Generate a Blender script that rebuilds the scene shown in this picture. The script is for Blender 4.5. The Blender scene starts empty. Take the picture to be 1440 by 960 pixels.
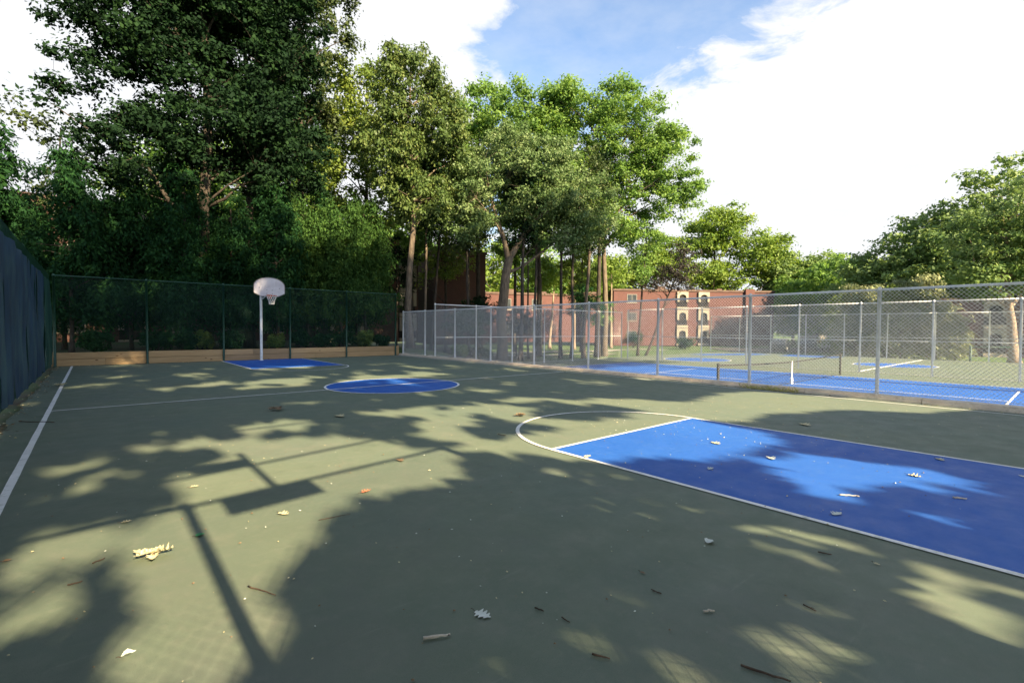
import bpy, bmesh, math, random
import numpy as np
from mathutils import Vector, Matrix, noise
random.seed(7); rng = np.random.default_rng(7)
S = bpy.context.scene; C = S.collection
R = math.radians

# ------------------------------------------------------------------ camera
yaw, pitch, roll, fpx = .7111, .0257, .006, 684.34
fw = Vector((math.sin(yaw)*math.cos(pitch), math.cos(yaw)*math.cos(pitch), -math.sin(pitch)))
rt = Vector((math.cos(yaw), -math.sin(yaw), 0)); up = rt.cross(fw)
r2 = rt*math.cos(roll)+up*math.sin(roll); u2 = -rt*math.sin(roll)+up*math.cos(roll)
cd = bpy.data.cameras.new('camera'); cam = bpy.data.objects.new('camera', cd); C.objects.link(cam)
cd.sensor_width = 36; cd.lens = fpx/1440*36; cd.clip_start = .05; cd.clip_end = 2000
M = Matrix.Identity(4)
for i in range(3):
    M[i][0] = r2[i]; M[i][1] = u2[i]; M[i][2] = -fw[i]
M[0][3], M[1][3], M[2][3] = -6.4683, -12.6487, 1.6141
cam.matrix_world = M; S.camera = cam
CAM = Vector((-6.4683, -12.6487, 1.6141))

# ------------------------------------------------------------------ light
ELEV = R(30); SUN_AZ = R(180.5)                      # sun stands behind the camera, along the court
S.view_settings.view_transform = 'Standard'; S.view_settings.look = 'None'
S.view_settings.exposure = EXPO = 2.0; S.view_settings.gamma = 1
sd = bpy.data.lights.new('sun', 'SUN'); sun = bpy.data.objects.new('sun', sd); C.objects.link(sun)
sd.energy = 5.0; sd.angle = R(.65); sd.color = (1, .79, .49)
sdir = Vector((math.sin(SUN_AZ)*math.cos(ELEV), math.cos(SUN_AZ)*math.cos(ELEV), math.sin(ELEV)))
sun.rotation_euler = sdir.to_track_quat('Z', 'Y').to_euler()
W = bpy.data.worlds.new('World'); S.world = W; W.use_nodes = True
def world():
    nt = W.node_tree; nt.nodes.clear(); N = nt.nodes.new; L = nt.links.new
    def math_(op, a, b=None, c=None):
        n = N('ShaderNodeMath'); n.operation = op
        for i, v in enumerate((a, b, c)):
            if v is None: continue
            if isinstance(v, (int, float)): n.inputs[i].default_value = v
            else: L(v, n.inputs[i])
        return n.outputs[0]
    tc = N('ShaderNodeTexCoord'); d = tc.outputs['Generated']
    sky = N('ShaderNodeTexSky'); sky.sky_type = 'NISHITA'; sky.sun_disc = False
    sky.sun_elevation = ELEV; sky.sun_rotation = SUN_AZ; sky.air_density = 1.0; sky.dust_density = .6; sky.ozone_density = 1.0
    bs = N('ShaderNodeBackground'); bs.inputs[1].default_value = .080; L(sky.outputs[0], bs.inputs[0])
    def dot(v):
        n = N('ShaderNodeVectorMath'); n.operation = 'DOT_PRODUCT'; L(d, n.inputs[0]); n.inputs[1].default_value = v; return n.outputs['Value']
    # cloud layer is flat high above: perspective-correct noise on d/z
    sep = N('ShaderNodeSeparateXYZ'); L(d, sep.inputs[0])
    zc = math_('MAXIMUM', sep.outputs[2], .12)
    px = math_('DIVIDE', sep.outputs[0], zc); py = math_('DIVIDE', sep.outputs[1], zc)
    cb = N('ShaderNodeCombineXYZ'); L(px, cb.inputs[0]); L(py, cb.inputs[1])
    def nz(scale, det, rough, w=0.):
        n = N('ShaderNodeTexNoise'); n.inputs['Scale'].default_value = scale; n.inputs['Detail'].default_value = det
        n.inputs['Roughness'].default_value = rough; L(cb.outputs[0], n.inputs['Vector']); n.inputs['Distortion'].default_value = w; return n.outputs[0]
    n1 = nz(3.2, 9, .62, .3); n2 = nz(.9, 5, .55, .2)
    wob = math_('MULTIPLY', math_('SUBTRACT', n1, .5), .30)
    # the open blue lane between two cloud banks
    dr = math_('ADD', dot((-.5709, .2567, .7799)), wob)
    dl = math_('ADD', dot((.8105, -.5794, -.0865)), wob)
    lane = math_('MINIMUM', dr, dl)
    m1 = math_('MULTIPLY_ADD', lane, -22, .5)           # 1 = cloud
    m1 = N('ShaderNodeClamp').outputs[0] if False else math_('MINIMUM', math_('MAXIMUM', m1, 0), 1)
    # elsewhere broken cloud
    m2 = math_('MINIMUM', math_('MAXIMUM', math_('MULTIPLY_ADD', math_('SUBTRACT', n2, .52), 7, .5), 0), 1)
    front = math_('MINIMUM', math_('MAXIMUM', math_('MULTIPLY_ADD', dot((fw[0], fw[1], 0)), 5, -1.2), 0), 1)   # bank in view reads solid
    m3 = math_('MAXIMUM', m2, front)
    m = math_('MULTIPLY', m1, m3)
    wisp = math_('MULTIPLY', math_('MINIMUM', math_('MAXIMUM', math_('MULTIPLY_ADD', nz(5, 6, .6), 1.4, -.42), 0), 1), .42)
    m = math_('MAXIMUM', m, wisp)
    # thicker haze low down
    hz = math_('MINIMUM', math_('MAXIMUM', math_('MULTIPLY_ADD', sep.outputs[2], -1.1, .52), 0), .5)
    m = math_('MAXIMUM', m, hz)
    cr = N('ShaderNodeMix'); cr.data_type = 'RGBA'; L(nz(2.0, 6, .55), cr.inputs[0])
    cr.inputs[6].default_value = (.86, .90, .97, 1); cr.inputs[7].default_value = (1, 1, 1, 1)
    bc = N('ShaderNodeBackground'); L(cr.outputs[2], bc.inputs[0]); bc.inputs[1].default_value = .275
    mx = N('ShaderNodeMixShader'); L(m, mx.inputs[0]); L(bs.outputs[0], mx.inputs[1]); L(bc.outputs[0], mx.inputs[2])
    out = N('ShaderNodeOutputWorld'); L(mx.outputs[0], out.inputs[0])
world()
S.render.engine = 'CYCLES'; S.cycles.max_bounces = 8; S.cycles.transparent_max_bounces = 16
S.cycles.use_denoising = True

# ------------------------------------------------------------------ helpers
def setp(o, label=None, cat=None, group=None, kind=None):
    if label: o['label'] = label
    if cat: o['category'] = cat
    if group: o['group'] = group
    if kind: o['kind'] = kind
    return o
def empty(name, loc, label, cat, group=None, rz=0):
    o = bpy.data.objects.new(name, None); C.objects.link(o); o.location = loc; o.rotation_euler = (0, 0, rz)
    o.empty_display_size = .2
    return setp(o, label, cat, group)
class MB:
    def __init__(s): s.v = []; s.f = []
    def box(s, x0, x1, y0, y1, z0, z1, j=0):
        b = len(s.v)
        for z in (z0, z1):
            for x, y in ((x0, y0), (x1, y0), (x1, y1), (x0, y1)):
                s.v.append((x+random.uniform(-j, j), y+random.uniform(-j, j), z+random.uniform(-j, j)))
        s.f += [(b+3, b+2, b+1, b), (b+4, b+5, b+6, b+7)] + [(b+i, b+(i+1) % 4, b+4+(i+1) % 4, b+4+i) for i in range(4)]
        return s
    def bevbox(s, x0, x1, y0, y1, z0, z1, w=.01, M=None):
        bm = bmesh.new(); bmesh.ops.create_cube(bm, size=1)
        for v in bm.verts:
            v.co = Vector(((x0+x1)/2+v.co.x*(x1-x0), (y0+y1)/2+v.co.y*(y1-y0), (z0+z1)/2+v.co.z*(z1-z0)))
        bmesh.ops.bevel(bm, geom=bm.edges[:], offset=w, segments=1, affect='EDGES')
        s.addbm(bm, M); return s
    def addbm(s, bm, M=None):
        if M is not None: bm.transform(M)
        b = len(s.v); bm.verts.index_update()
        s.v += [tuple(v.co) for v in bm.verts]; s.f += [tuple(b+v.index for v in f.verts) for f in bm.faces]; bm.free()
    def tube(s, pts, rad, n=8, cap=True):
        pts = [Vector(p) for p in pts]
        if not isinstance(rad, (list, tuple)): rad = [rad]*len(pts)
        b = len(s.v); prev = None
        for i, p in enumerate(pts):
            t = (pts[min(i+1, len(pts)-1)]-pts[max(i-1, 0)])
            t = t.normalized() if t.length > 1e-9 else Vector((0, 0, 1))
            if prev is None: a = t.orthogonal().normalized()
            else:
                a = prev - t*prev.dot(t); a = a.normalized() if a.length > 1e-6 else t.orthogonal().normalized()
            prev = a; c = t.cross(a)
            for k in range(n):
                q = p+(a*math.cos(2*math.pi*k/n)+c*math.sin(2*math.pi*k/n))*rad[i]; s.v.append(tuple(q))
        for i in range(len(pts)-1):
            for k in range(n):
                k2 = (k+1) % n; s.f.append((b+i*n+k, b+i*n+k2, b+(i+1)*n+k2, b+(i+1)*n+k))
        if cap:
            s.f.append(tuple(b+k for k in range(n-1, -1, -1))); e = b+(len(pts)-1)*n; s.f.append(tuple(e+k for k in range(n)))
        return s
    def lathe(s, prof, o=(0, 0, 0), n=16):
        b = len(s.v)
        for r, z in prof:
            for k in range(n):
                a = 2*math.pi*k/n; s.v.append((o[0]+r*math.cos(a), o[1]+r*math.sin(a), o[2]+z))
        for i in range(len(prof)-1):
            for k in range(n):
                k2 = (k+1) % n; s.f.append((b+i*n+k, b+i*n+k2, b+(i+1)*n+k2, b+(i+1)*n+k))
        return s
    def prism(s, outline, z0, z1, M=None):
        b = len(s.v); n = len(outline)
        for z in (z0, z1):
            for x, y in outline:
                q = Vector((x, y, z)); q = M @ q if M is not None else q; s.v.append(tuple(q))
        s.f.append(tuple(b+i for i in range(n-1, -1, -1))); s.f.append(tuple(b+n+i for i in range(n)))
        s.f += [(b+i, b+(i+1) % n, b+n+(i+1) % n, b+n+i) for i in range(n)]
        return s
    def quad(s, *p):
        b = len(s.v); s.v += [tuple(q) for q in p]; s.f.append(tuple(range(b, b+len(p)))); return s
    def mesh(s, name, mat, smooth=False):
        me = bpy.data.meshes.new(name); me.from_pydata(s.v, [], s.f); me.materials.append(mat)
        if smooth: me.polygons.foreach_set('use_smooth', [True]*len(me.polygons))
        me.update(); return me
    def build(s, name, mat, parent=None, smooth=False, **k):
        return link(name, s.mesh(name, mat, smooth), parent, **k)
def link(name, me, parent=None, loc=None, rz=None, **k):
    o = bpy.data.objects.new(name, me); C.objects.link(o)
    if parent: o.parent = parent
    if loc: o.location = loc
    if rz is not None: o.rotation_euler = (0, 0, rz)
    return setp(o, **k)

# ------------------------------------------------------------------ materials
def mat(name, rough=.7, metal=0.):
    m = bpy.data.materials.new(name); m.use_nodes = True; nt = m.node_tree
    b = nt.nodes['Principled BSDF']; b.inputs['Roughness'].default_value = rough; b.inputs['Metallic'].default_value = metal
    return m, nt, b
def noise_mat(name, c1, c2, scale=4, rough=.7, metal=0., bump=0., bscale=60, detail=6, stretch=None, c3=None, s3=.7, coord='Object', t3=(.5, .7)):
    m, nt, b = mat(name, rough, metal); N = nt.nodes.new; L = nt.links.new
    tc = N('ShaderNodeTexCoord'); mp = N('ShaderNodeMapping'); L(tc.outputs[coord], mp.inputs[0])
    if stretch: mp.inputs['Scale'].default_value = stretch
    n = N('ShaderNodeTexNoise'); n.inputs['Scale'].default_value = scale; n.inputs['Detail'].default_value = detail; L(mp.outputs[0], n.inputs[0])
    rp = N('ShaderNodeValToRGB'); rp.color_ramp.elements[0].position = .35; rp.color_ramp.elements[1].position = .65
    rp.color_ramp.elements[0].color = (*c1, 1); rp.color_ramp.elements[1].color = (*c2, 1); L(n.outputs[0], rp.inputs[0])
    col = rp.outputs[0]
    if c3:
        n3 = N('ShaderNodeTexNoise'); n3.inputs['Scale'].default_value = s3; n3.inputs['Detail'].default_value = 8; n3.inputs['Roughness'].default_value = .65
        L(mp.outputs[0], n3.inputs[0]); mr = N('ShaderNodeMapRange'); mr.inputs[1].default_value, mr.inputs[2].default_value = t3
        L(n3.outputs[0], mr.inputs[0]); mx = N('ShaderNodeMix'); mx.data_type = 'RGBA'; L(mr.outputs[0], mx.inputs[0]); L(col, mx.inputs[6]); mx.inputs[7].default_value = (*c3, 1)
        col = mx.outputs[2]
    L(col, b.inputs['Base Color'])
    if bump:
        nb = N('ShaderNodeTexNoise'); nb.inputs['Scale'].default_value = bscale; nb.inputs['Detail'].default_value = 4; L(mp.outputs[0], nb.inputs[0])
        bp = N('ShaderNodeBump'); bp.inputs['Strength'].default_value = bump; bp.inputs['Distance'].default_value = .02; L(nb.outputs[0], bp.inputs['Height']); L(bp.outputs[0], b.inputs['Normal'])
    return m
def court_mat(name, base, var, dirt, spec_r=.62, amount=1.):
    """acrylic court paint: broad fading, scuffs, grit and pale specks"""
    m, nt, b = mat(name, spec_r); N = nt.nodes.new; L = nt.links.new
    g = N('ShaderNodeNewGeometry')
    def nz(s, d=6, r=.6, v=None):
        n = N('ShaderNodeTexNoise'); n.inputs['Scale'].default_value = s; n.inputs['Detail'].default_value = d; n.inputs['Roughness'].default_value = r
        L(v or g.outputs['Position'], n.inputs[0]); return n.outputs[0]
    def mr(x, a, c, lo=0., hi=1.):
        n = N('ShaderNodeMapRange'); n.inputs[1].default_value = a; n.inputs[2].default_value = c; n.inputs[3].default_value = lo; n.inputs[4].default_value = hi; L(x, n.inputs[0]); return n.outputs[0]
    def mix(f, a, c):
        n = N('ShaderNodeMix'); n.data_type = 'RGBA'; L(f, n.inputs[0])
        for i, v in ((6, a), (7, c)):
            if isinstance(v, tuple): n.inputs[i].default_value = (*v, 1)
            else: L(v, n.inputs[i])
        return n.outputs[2]
    c = mix(mr(nz(.45, 4), .35, .65), base, var)
    c = mix(mr(nz(2.3, 8, .7), .52, .74, 0, .45*amount), c, dirt)
    c = mix(mr(nz(14, 6, .7), .50, .8, 0, .45*amount), c, dirt)
    c = mix(mr(nz(.9, 9, .75), .56, .70, 0, .5*amount), c, (base[0]*.62, base[1]*.66, base[2]*.7))
    c = mix(mr(nz(160, 2, .5), .30, .45, .28*amount, 0), c, (base[0]*.45, base[1]*.45, base[2]*.45))
    mp = N('ShaderNodeMapping'); L(g.outputs['Position'], mp.inputs[0]); mp.inputs['Rotation'].default_value = (0, 0, .7); mp.inputs['Scale'].default_value = (1, 9, 1)
    c = mix(mr(nz(1.6, 7, .7, mp.outputs[0]), .62, .72, 0, .25*amount), c, (min(1, dirt[0]*1.4), min(1, dirt[1]*1.4), min(1, dirt[2]*1.5)))
    c = mix(mr(nz(.55, 7, .7), .50, .68, 0, .30*amount), c, (base[0]*1.25, base[1]*.95, base[2]*1.12))
    L(c, b.inputs['Base Color'])
    L(mr(nz(3, 5), .3, .7, spec_r-.08, spec_r+.18), b.inputs['Roughness']); b.inputs['Specular IOR Level'].default_value = .35
    bp = N('ShaderNodeBump'); bp.inputs['Strength'].default_value = .35; bp.inputs['Distance'].default_value = .004; L(nz(220, 3, .6), bp.inputs['Height']); L(bp.outputs[0], b.inputs['Normal'])
    return m
def leaf_mat(name, c1, c2, c3, trans=.35, rough=.55):
    """per-leaf colour from the 'rnd' face attribute, per-clump from 'clump'"""
    m, nt, b = mat(name, rough); N = nt.nodes.new; L = nt.links.new
    a = N('ShaderNodeAttribute'); a.attribute_name = 'rnd'; k = N('ShaderNodeAttribute'); k.attribute_name = 'clump'
    rp = N('ShaderNodeValToRGB'); e = rp.color_ramp.elements; e[0].color = (*c1, 1); e[1].color = (*c3, 1); e[0].position = .05; e[1].position = .97
    q = e.new(.55); q.color = (*c2, 1)
    ad = N('ShaderNodeMath'); ad.operation = 'MULTIPLY_ADD'; L(a.outputs['Fac'], ad.inputs[0]); ad.inputs[1].default_value = .5
    md = N('ShaderNodeMath'); md.operation = 'MULTIPLY'; L(k.outputs['Fac'], md.inputs[0]); md.inputs[1].default_value = .5; L(md.outputs[0], ad.inputs[2])
    L(ad.outputs[0], rp.inputs[0]); L(rp.outputs[0], b.inputs['Base Color']); b.inputs['Specular IOR Level'].default_value = .3 if rough < .7 else .12
    t = N('ShaderNodeBsdfTranslucent'); hs = N('ShaderNodeHueSaturation'); hs.inputs['Value'].default_value = 1.3; hs.inputs['Hue'].default_value = .485; hs.inputs['Saturation'].default_value = 1.1
    L(rp.outputs[0], hs.inputs['Color']); L(hs.outputs[0], t.inputs[0])
    mx = N('ShaderNodeMixShader'); mx.inputs[0].default_value = trans; L(b.outputs[0], mx.inputs[1]); L(t.outputs[0], mx.inputs[2])
    L(mx.outputs[0], nt.nodes['Material Output'].inputs[0]); return m
def brick_mat(name, c1, c2, mortar, sx=1.):
    m, nt, b = mat(name, .85); N = nt.nodes.new; L = nt.links.new
    tc = N('ShaderNodeTexCoord'); sp = N('ShaderNodeSeparateXYZ'); L(tc.outputs['Object'], sp.inputs[0])
    ad = N('ShaderNodeMath'); L(sp.outputs[0], ad.inputs[0]); L(sp.outputs[1], ad.inputs[1])
    cb = N('ShaderNodeCombineXYZ'); L(ad.outputs[0], cb.inputs[0]); L(sp.outputs[2], cb.inputs[1])
    br = N('ShaderNodeTexBrick'); br.inputs['Scale'].default_value = 1; br.inputs['Brick Width'].default_value = .22; br.inputs['Row Height'].default_value = .075
    br.inputs['Mortar Size'].default_value = .008; br.inputs['Color1'].default_value = (*c1, 1); br.inputs['Color2'].default_value = (*c2, 1); br.inputs['Mortar'].default_value = (*mortar, 1)
    L(cb.outputs[0], br.inputs[0])
    n = N('ShaderNodeTexNoise'); n.inputs['Scale'].default_value = .6; n.inputs['Detail'].default_value = 7; L(tc.outputs['Object'], n.inputs[0])
    mx = N('ShaderNodeMix'); mx.data_type = 'RGBA'; mx.blend_type = 'MULTIPLY'; mx.inputs[0].default_value = .55; L(br.outputs[0], mx.inputs[6])
    rp = N('ShaderNodeValToRGB'); rp.color_ramp.elements[0].color = (.55, .5, .5, 1); rp.color_ramp.elements[1].color = (1.2, 1.15, 1.1, 1); L(n.outputs[0], rp.inputs[0]); L(rp.outputs[0], mx.inputs[7])
    L(mx.outputs[2], b.inputs['Base Color']); return m
def wood_mat(name, c1, c2, c3):
    m, nt, b = mat(name, .75); N = nt.nodes.new; L = nt.links.new
    tc = N('ShaderNodeTexCoord'); oi = N('ShaderNodeObjectInfo'); ad = N('ShaderNodeVectorMath'); ad.operation = 'ADD'
    sc = N('ShaderNodeVectorMath'); sc.operation = 'SCALE'; L(oi.outputs['Random'], sc.inputs['Scale']); sc.inputs[0].default_value = (17, 9, 5); L(tc.outputs['Object'], ad.inputs[0]); L(sc.outputs[0], ad.inputs[1])
    mp = N('ShaderNodeMapping'); mp.inputs['Scale'].default_value = (.6, 6, 14); L(ad.outputs[0], mp.inputs[0])
    n = N('ShaderNodeTexNoise'); n.inputs['Scale'].default_value = 2.2; n.inputs['Detail'].default_value = 7; n.inputs['Distortion'].default_value = .8; L(mp.outputs[0], n.inputs[0])
    rp = N('ShaderNodeValToRGB'); e = rp.color_ramp.elements; e[0].position = .3; e[1].position = .7; e[0].color = (*c1, 1); e[1].color = (*c2, 1); L(n.outputs[0], rp.inputs[0])
    vo = N('ShaderNodeTexVoronoi'); vo.inputs['Scale'].default_value = 1.6; m2 = N('ShaderNodeMapping'); m2.inputs['Scale'].default_value = (1, 1, 2.2); L(ad.outputs[0], m2.inputs[0]); L(m2.outputs[0], vo.inputs[0])
    mr = N('ShaderNodeMapRange'); mr.inputs[1].default_value = .05; mr.inputs[2].default_value = .11; mr.inputs[3].default_value = 1; mr.inputs[4].default_value = 0; L(vo.outputs['Distance'], mr.inputs[0])
    mx = N('ShaderNodeMix'); mx.data_type = 'RGBA'; L(mr.outputs[0], mx.inputs[0]); L(rp.outputs[0], mx.inputs[6]); mx.inputs[7].default_value = (*c3, 1)
    hs = N('ShaderNodeHueSaturation'); m3 = N('ShaderNodeMapRange'); m3.inputs[3].default_value = .8; m3.inputs[4].default_value = 1.2; L(oi.outputs['Random'], m3.inputs[0]); L(m3.outputs[0], hs.inputs['Value']); L(mx.outputs[2], hs.inputs['Color'])
    L(hs.outputs[0], b.inputs['Base Color']); return m

m_green = court_mat('court_green', (.118, .156, .120), (.138, .170, .120), (.20, .205, .163))
m_blue = court_mat('court_blue', (.013, .092, .40), (.020, .115, .45), (.07, .17, .43), .55, .6)
m_line = noise_mat('line_paint', (.72, .72, .70), (.82, .82, .80), 3, .6, c3=(.38, .42, .36), s3=9, t3=(.54, .74), coord='Object')
m_kerb = noise_mat('kerb_concrete', (.60, .50, .41), (.76, .67, .56), 2.2, .9, bump=.6, bscale=30, c3=(.20, .15, .11), s3=2.3, t3=(.55, .78), detail=10)
m_galv = noise_mat('galvanised_steel', (.60, .60, .60), (.74, .74, .74), 8, .5, .1)
m_wire = noise_mat('galvanised_wire', (.60, .60, .60), (.72, .72, .72), 8, .5, .1)
m_gpost = noise_mat('green_paint_post', (.006, .045, .028), (.010, .060, .036), 6, .5)
m_gwire = noise_mat('green_vinyl_wire', (.010, .05, .035), (.015, .07, .05), 6, .5)
m_wood = wood_mat('pine_board', (.36, .23, .11), (.48, .33, .175), (.14, .07, .035))
m_bark = noise_mat('bark_grey_brown', (.075, .058, .042), (.16, .125, .09), 5, .95, bump=1.0, bscale=9, stretch=(2.2, 2.2, .5), detail=8)
m_barkd = noise_mat('bark_dark', (.028, .022, .018), (.06, .048, .038), 5, .95, bump=1.0, bscale=9, stretch=(2.2, 2.2, .5), detail=8)
m_barkl = noise_mat('bark_pale', (.20, .15, .11), (.34, .26, .20), 4, .95, bump=.8, bscale=9, stretch=(2, 2, .5), detail=8)
m_soil = noise_mat('woodland_floor', (.035, .030, .018), (.075, .06, .035), 1.5, .95, bump=1, bscale=12, c3=(.05, .085, .025), s3=.35, t3=(.42, .58), detail=9)
m_grass = noise_mat('mown_grass', (.05, .10, .022), (.085, .15, .035), 2.5, .9, bump=1, bscale=40, c3=(.13, .14, .06), s3=.5, t3=(.5, .75), detail=9)
m_asphalt = noise_mat('car_park_asphalt', (.045, .045, .047), (.07, .07, .07), 6, .9)
m_path = noise_mat('path_concrete', (.34, .31, .27), (.44, .41, .36), 3, .9)
m_brickd = brick_mat('brick_red_shaded', (.085, .030, .024), (.062, .024, .020), (.09, .065, .055))  # the facade's deep shade is put into this brick colour
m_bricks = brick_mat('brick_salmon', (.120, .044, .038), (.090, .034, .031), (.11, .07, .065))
m_cream = noise_mat('cream_stucco', (.26, .235, .19), (.33, .295, .235), 2, .9)
m_glass = noise_mat('window_glass', (.02, .025, .03), (.05, .06, .07), 1.5, .12)
m_frame = noise_mat('window_frame', (.16, .15, .14), (.22, .21, .19), 3, .6)
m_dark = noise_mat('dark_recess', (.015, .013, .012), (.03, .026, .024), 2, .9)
m_roofe = noise_mat('roof_edge', (.075, .045, .038), (.11, .07, .055), 2, .8)  # darkened in place of shade on the left roof corner
m_net = noise_mat('net_cord', (.02, .02, .02), (.035, .035, .035), 5, .8)
m_white = noise_mat('white_canvas', (.74, .73, .70), (.82, .82, .80), 5, .8)
m_board = noise_mat('backboard_paint', (.50, .47, .53), (.62, .59, .65), 3, .45, c3=(.36, .33, .36), s3=2, t3=(.5, .8))
m_rim = noise_mat('rim_orange', (.55, .11, .05), (.42, .08, .04), 12, .5)
m_screen = noise_mat('windscreen_cloth', (.006, .028, .060), (.014, .050, .100), 1.6, .7, stretch=(1.3, 1.3, .5), c3=(.045, .10, .11), s3=.9, t3=(.48, .72))
m_screeng = noise_mat('windscreen_cloth_green', (.006, .045, .038), (.012, .075, .055), 1.6, .7, stretch=(1, .8, .35), c3=(.12, .20, .17), s3=1.2, t3=(.60, .8))
m_twig = noise_mat('twig_bark', (.05, .032, .022), (.11, .075, .05), 30, .9)
m_stick = noise_mat('bleached_stick', (.45, .40, .33), (.62, .57, .48), 30, .9, c3=(.08, .06, .05), s3=25, t3=(.62, .66))
m_lpale = noise_mat('dry_leaf_pale', (.50, .43, .24), (.66, .60, .38), 25, .8)
m_lwhite = noise_mat('leaf_underside', (.56, .60, .54), (.68, .72, .66), 25, .8)
m_lred = noise_mat('dry_leaf_red', (.40, .12, .06), (.50, .20, .10), 25, .8)
m_lbrown = noise_mat('dry_leaf_brown', (.16, .10, .05), (.24, .16, .09), 25, .8)
m_lgreen = noise_mat('leaf_fresh_green', (.03, .20, .07), (.05, .28, .10), 25, .7)
m_weed = noise_mat('dry_weed', (.38, .36, .13), (.55, .50, .22), 25, .9)
LM = {  # dark and hemlock: shade of the left trees is put into the leaf colour
 'dark': leaf_mat('foliage_dark_shade', (.006, .018, .009), (.010, .030, .012), (.022, .054, .016), .28, .8),
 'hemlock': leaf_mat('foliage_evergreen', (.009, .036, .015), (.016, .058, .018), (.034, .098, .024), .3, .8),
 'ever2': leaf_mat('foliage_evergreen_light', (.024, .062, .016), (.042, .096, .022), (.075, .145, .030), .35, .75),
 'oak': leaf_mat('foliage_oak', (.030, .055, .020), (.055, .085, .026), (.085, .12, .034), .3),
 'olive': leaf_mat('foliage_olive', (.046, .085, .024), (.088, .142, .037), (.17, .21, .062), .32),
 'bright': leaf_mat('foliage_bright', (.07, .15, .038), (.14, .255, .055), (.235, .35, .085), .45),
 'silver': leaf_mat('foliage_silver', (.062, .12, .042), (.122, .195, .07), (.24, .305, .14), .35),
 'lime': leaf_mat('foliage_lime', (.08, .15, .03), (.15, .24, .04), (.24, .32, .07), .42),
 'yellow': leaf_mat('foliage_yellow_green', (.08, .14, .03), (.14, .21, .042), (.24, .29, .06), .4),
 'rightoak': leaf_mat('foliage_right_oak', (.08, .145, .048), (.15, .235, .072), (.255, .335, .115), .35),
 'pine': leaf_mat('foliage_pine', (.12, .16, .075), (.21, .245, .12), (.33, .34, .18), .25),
 'purple': leaf_mat('foliage_dark_purple', (.018, .014, .016), (.03, .024, .022), (.05, .05, .03), .25),
}

# ------------------------------------------------------------------ ground
def sstep(a, b, x):
    t = np.clip((x-a)/(b-a), 0, 1); return t*t*(3-2*t)
def terr(x, y):
    x = np.asarray(x, float); y = np.asarray(y, float)
    woods = .42+.25*sstep(20, 40, y)
    right = -.72+.10*sstep(20, 50, y)
    k = sstep(7.5, 16, x+.15*(y-14))
    back = woods*(1-k)+right*k
    front = np.where(x < 7.65, -.35, -1.0)
    far = -.85
    h = np.where(y > 13.97, back, front)
    h = np.where((x >= 7.65) & (y > 11.3) & (y <= 13.97), np.minimum(back, -.62), h)
    h = np.where(x > 43.5, far+.3*sstep(50, 110, x), h)
    h = np.where(x < -8.35, .02+.4*sstep(6, 14, y), h)
    h = np.where(y < -18.2, .02-.0*x, h)
    bump_ = .06*np.sin(x*.7+1.3*np.sin(y*.31))*np.sin(y*.53+x*.11)
    amp = np.where((y > 14.5) | (x > 44) | (x < -9), 1, 0)
    return h+bump_*amp
def terrain():
    xs = np.unique(np.concatenate([np.arange(-40, 120.1, .8), [-8.36, -8.30, 7.64, 7.66, 43.4, 43.6], np.linspace(-400, -40, 12), np.linspace(120, 700, 14)]))
    ys = np.unique(np.concatenate([np.arange(-40, 90.1, .8), [-18.3, -18.1, 13.96, 13.98, 11.2, 11.4], np.linspace(-400, -40, 12), np.linspace(90, 700, 14)]))
    X, Y = np.meshgrid(xs, ys); Z = terr(X, Y)
    nx, ny = len(xs), len(ys); v = np.stack([X.ravel(), Y.ravel(), Z.ravel()], 1)
    i = np.arange(nx*ny).reshape(ny, nx); f = np.stack([i[:-1, :-1], i[:-1, 1:], i[1:, 1:], i[1:, :-1]], -1).reshape(-1, 4)
    me = bpy.data.meshes.new('ground'); me.from_pydata(v.tolist(), [], f.tolist())
    me.materials.append(m_soil); me.materials.append(m_grass)
    cx = v[f, 0].mean(1); cy = v[f, 1].mean(1)
    g = ((cx > 20+.25*(cy-14)) | (cy < -18)).astype(np.int32)
    me.polygons.foreach_set('material_index', g); me.polygons.foreach_set('use_smooth', [True]*len(me.polygons)); me.update()
    link('ground', me, kind='structure')
terrain()

# ------------------------------------------------------------------ basketball court
court = MB().box(-8.3, 7.44, -17.5, 13.96, -.3, 0).build('basketball_court', m_green, kind='structure', label='dark green painted basketball court with white lines and blue key')
BLUE_Z, LINE_Z = .004, .008
def flat(name, pts, z, m, parent): 
    mb = MB(); mb.quad(*[(x, y, z) for x, y in pts]); return mb.build(name, m, parent)
def strip(name, a, b, w, z, parent, m=None):
    a, b = Vector(a), Vector(b); d = (b-a).normalized(); n = Vector((-d.y, d.x))*w/2; mb = MB(); k = max(1, int((b-a).length/.35))
    for i in range(k):           # hand-taped line: edge wavers by a millimetre or two
        p, q = a+(b-a)*i/k, a+(b-a)*(i+1)/k
        w1 = 1+.05*math.sin(i*1.7+a.x*3); w2 = 1+.05*math.sin((i+1)*1.7+a.x*3)
        mb.quad((*(p-n*w1), z), (*(q-n*w2), z), (*(q+n*w2), z), (*(p+n*w1), z))
    return mb.build(name, m or m_line, parent)
def ring(name, c, r, w, a0, a1, z, parent, n=72, m=None):
    mb = MB(); 
    for i in range(n):
        t0, t1 = a0+(a1-a0)*i/n, a0+(a1-a0)*(i+1)/n
        mb.quad(*[(c[0]+rr*math.cos(t), c[1]+rr*math.sin(t), z) for rr, t in ((r-w/2, t0), (r+w/2, t0), (r+w/2, t1), (r-w/2, t1))])
    return mb.build(name, m or m_line, parent)
def disc(name, c, r, z, parent, m, n=72):
    return flat(name, [(c[0]+r*math.cos(2*math.pi*i/n), c[1]+r*math.sin(2*math.pi*i/n)) for i in range(n)], z, m, parent)
LX, RX, FD, TY = -7.12, 7.07, 8.09, 13.88
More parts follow.
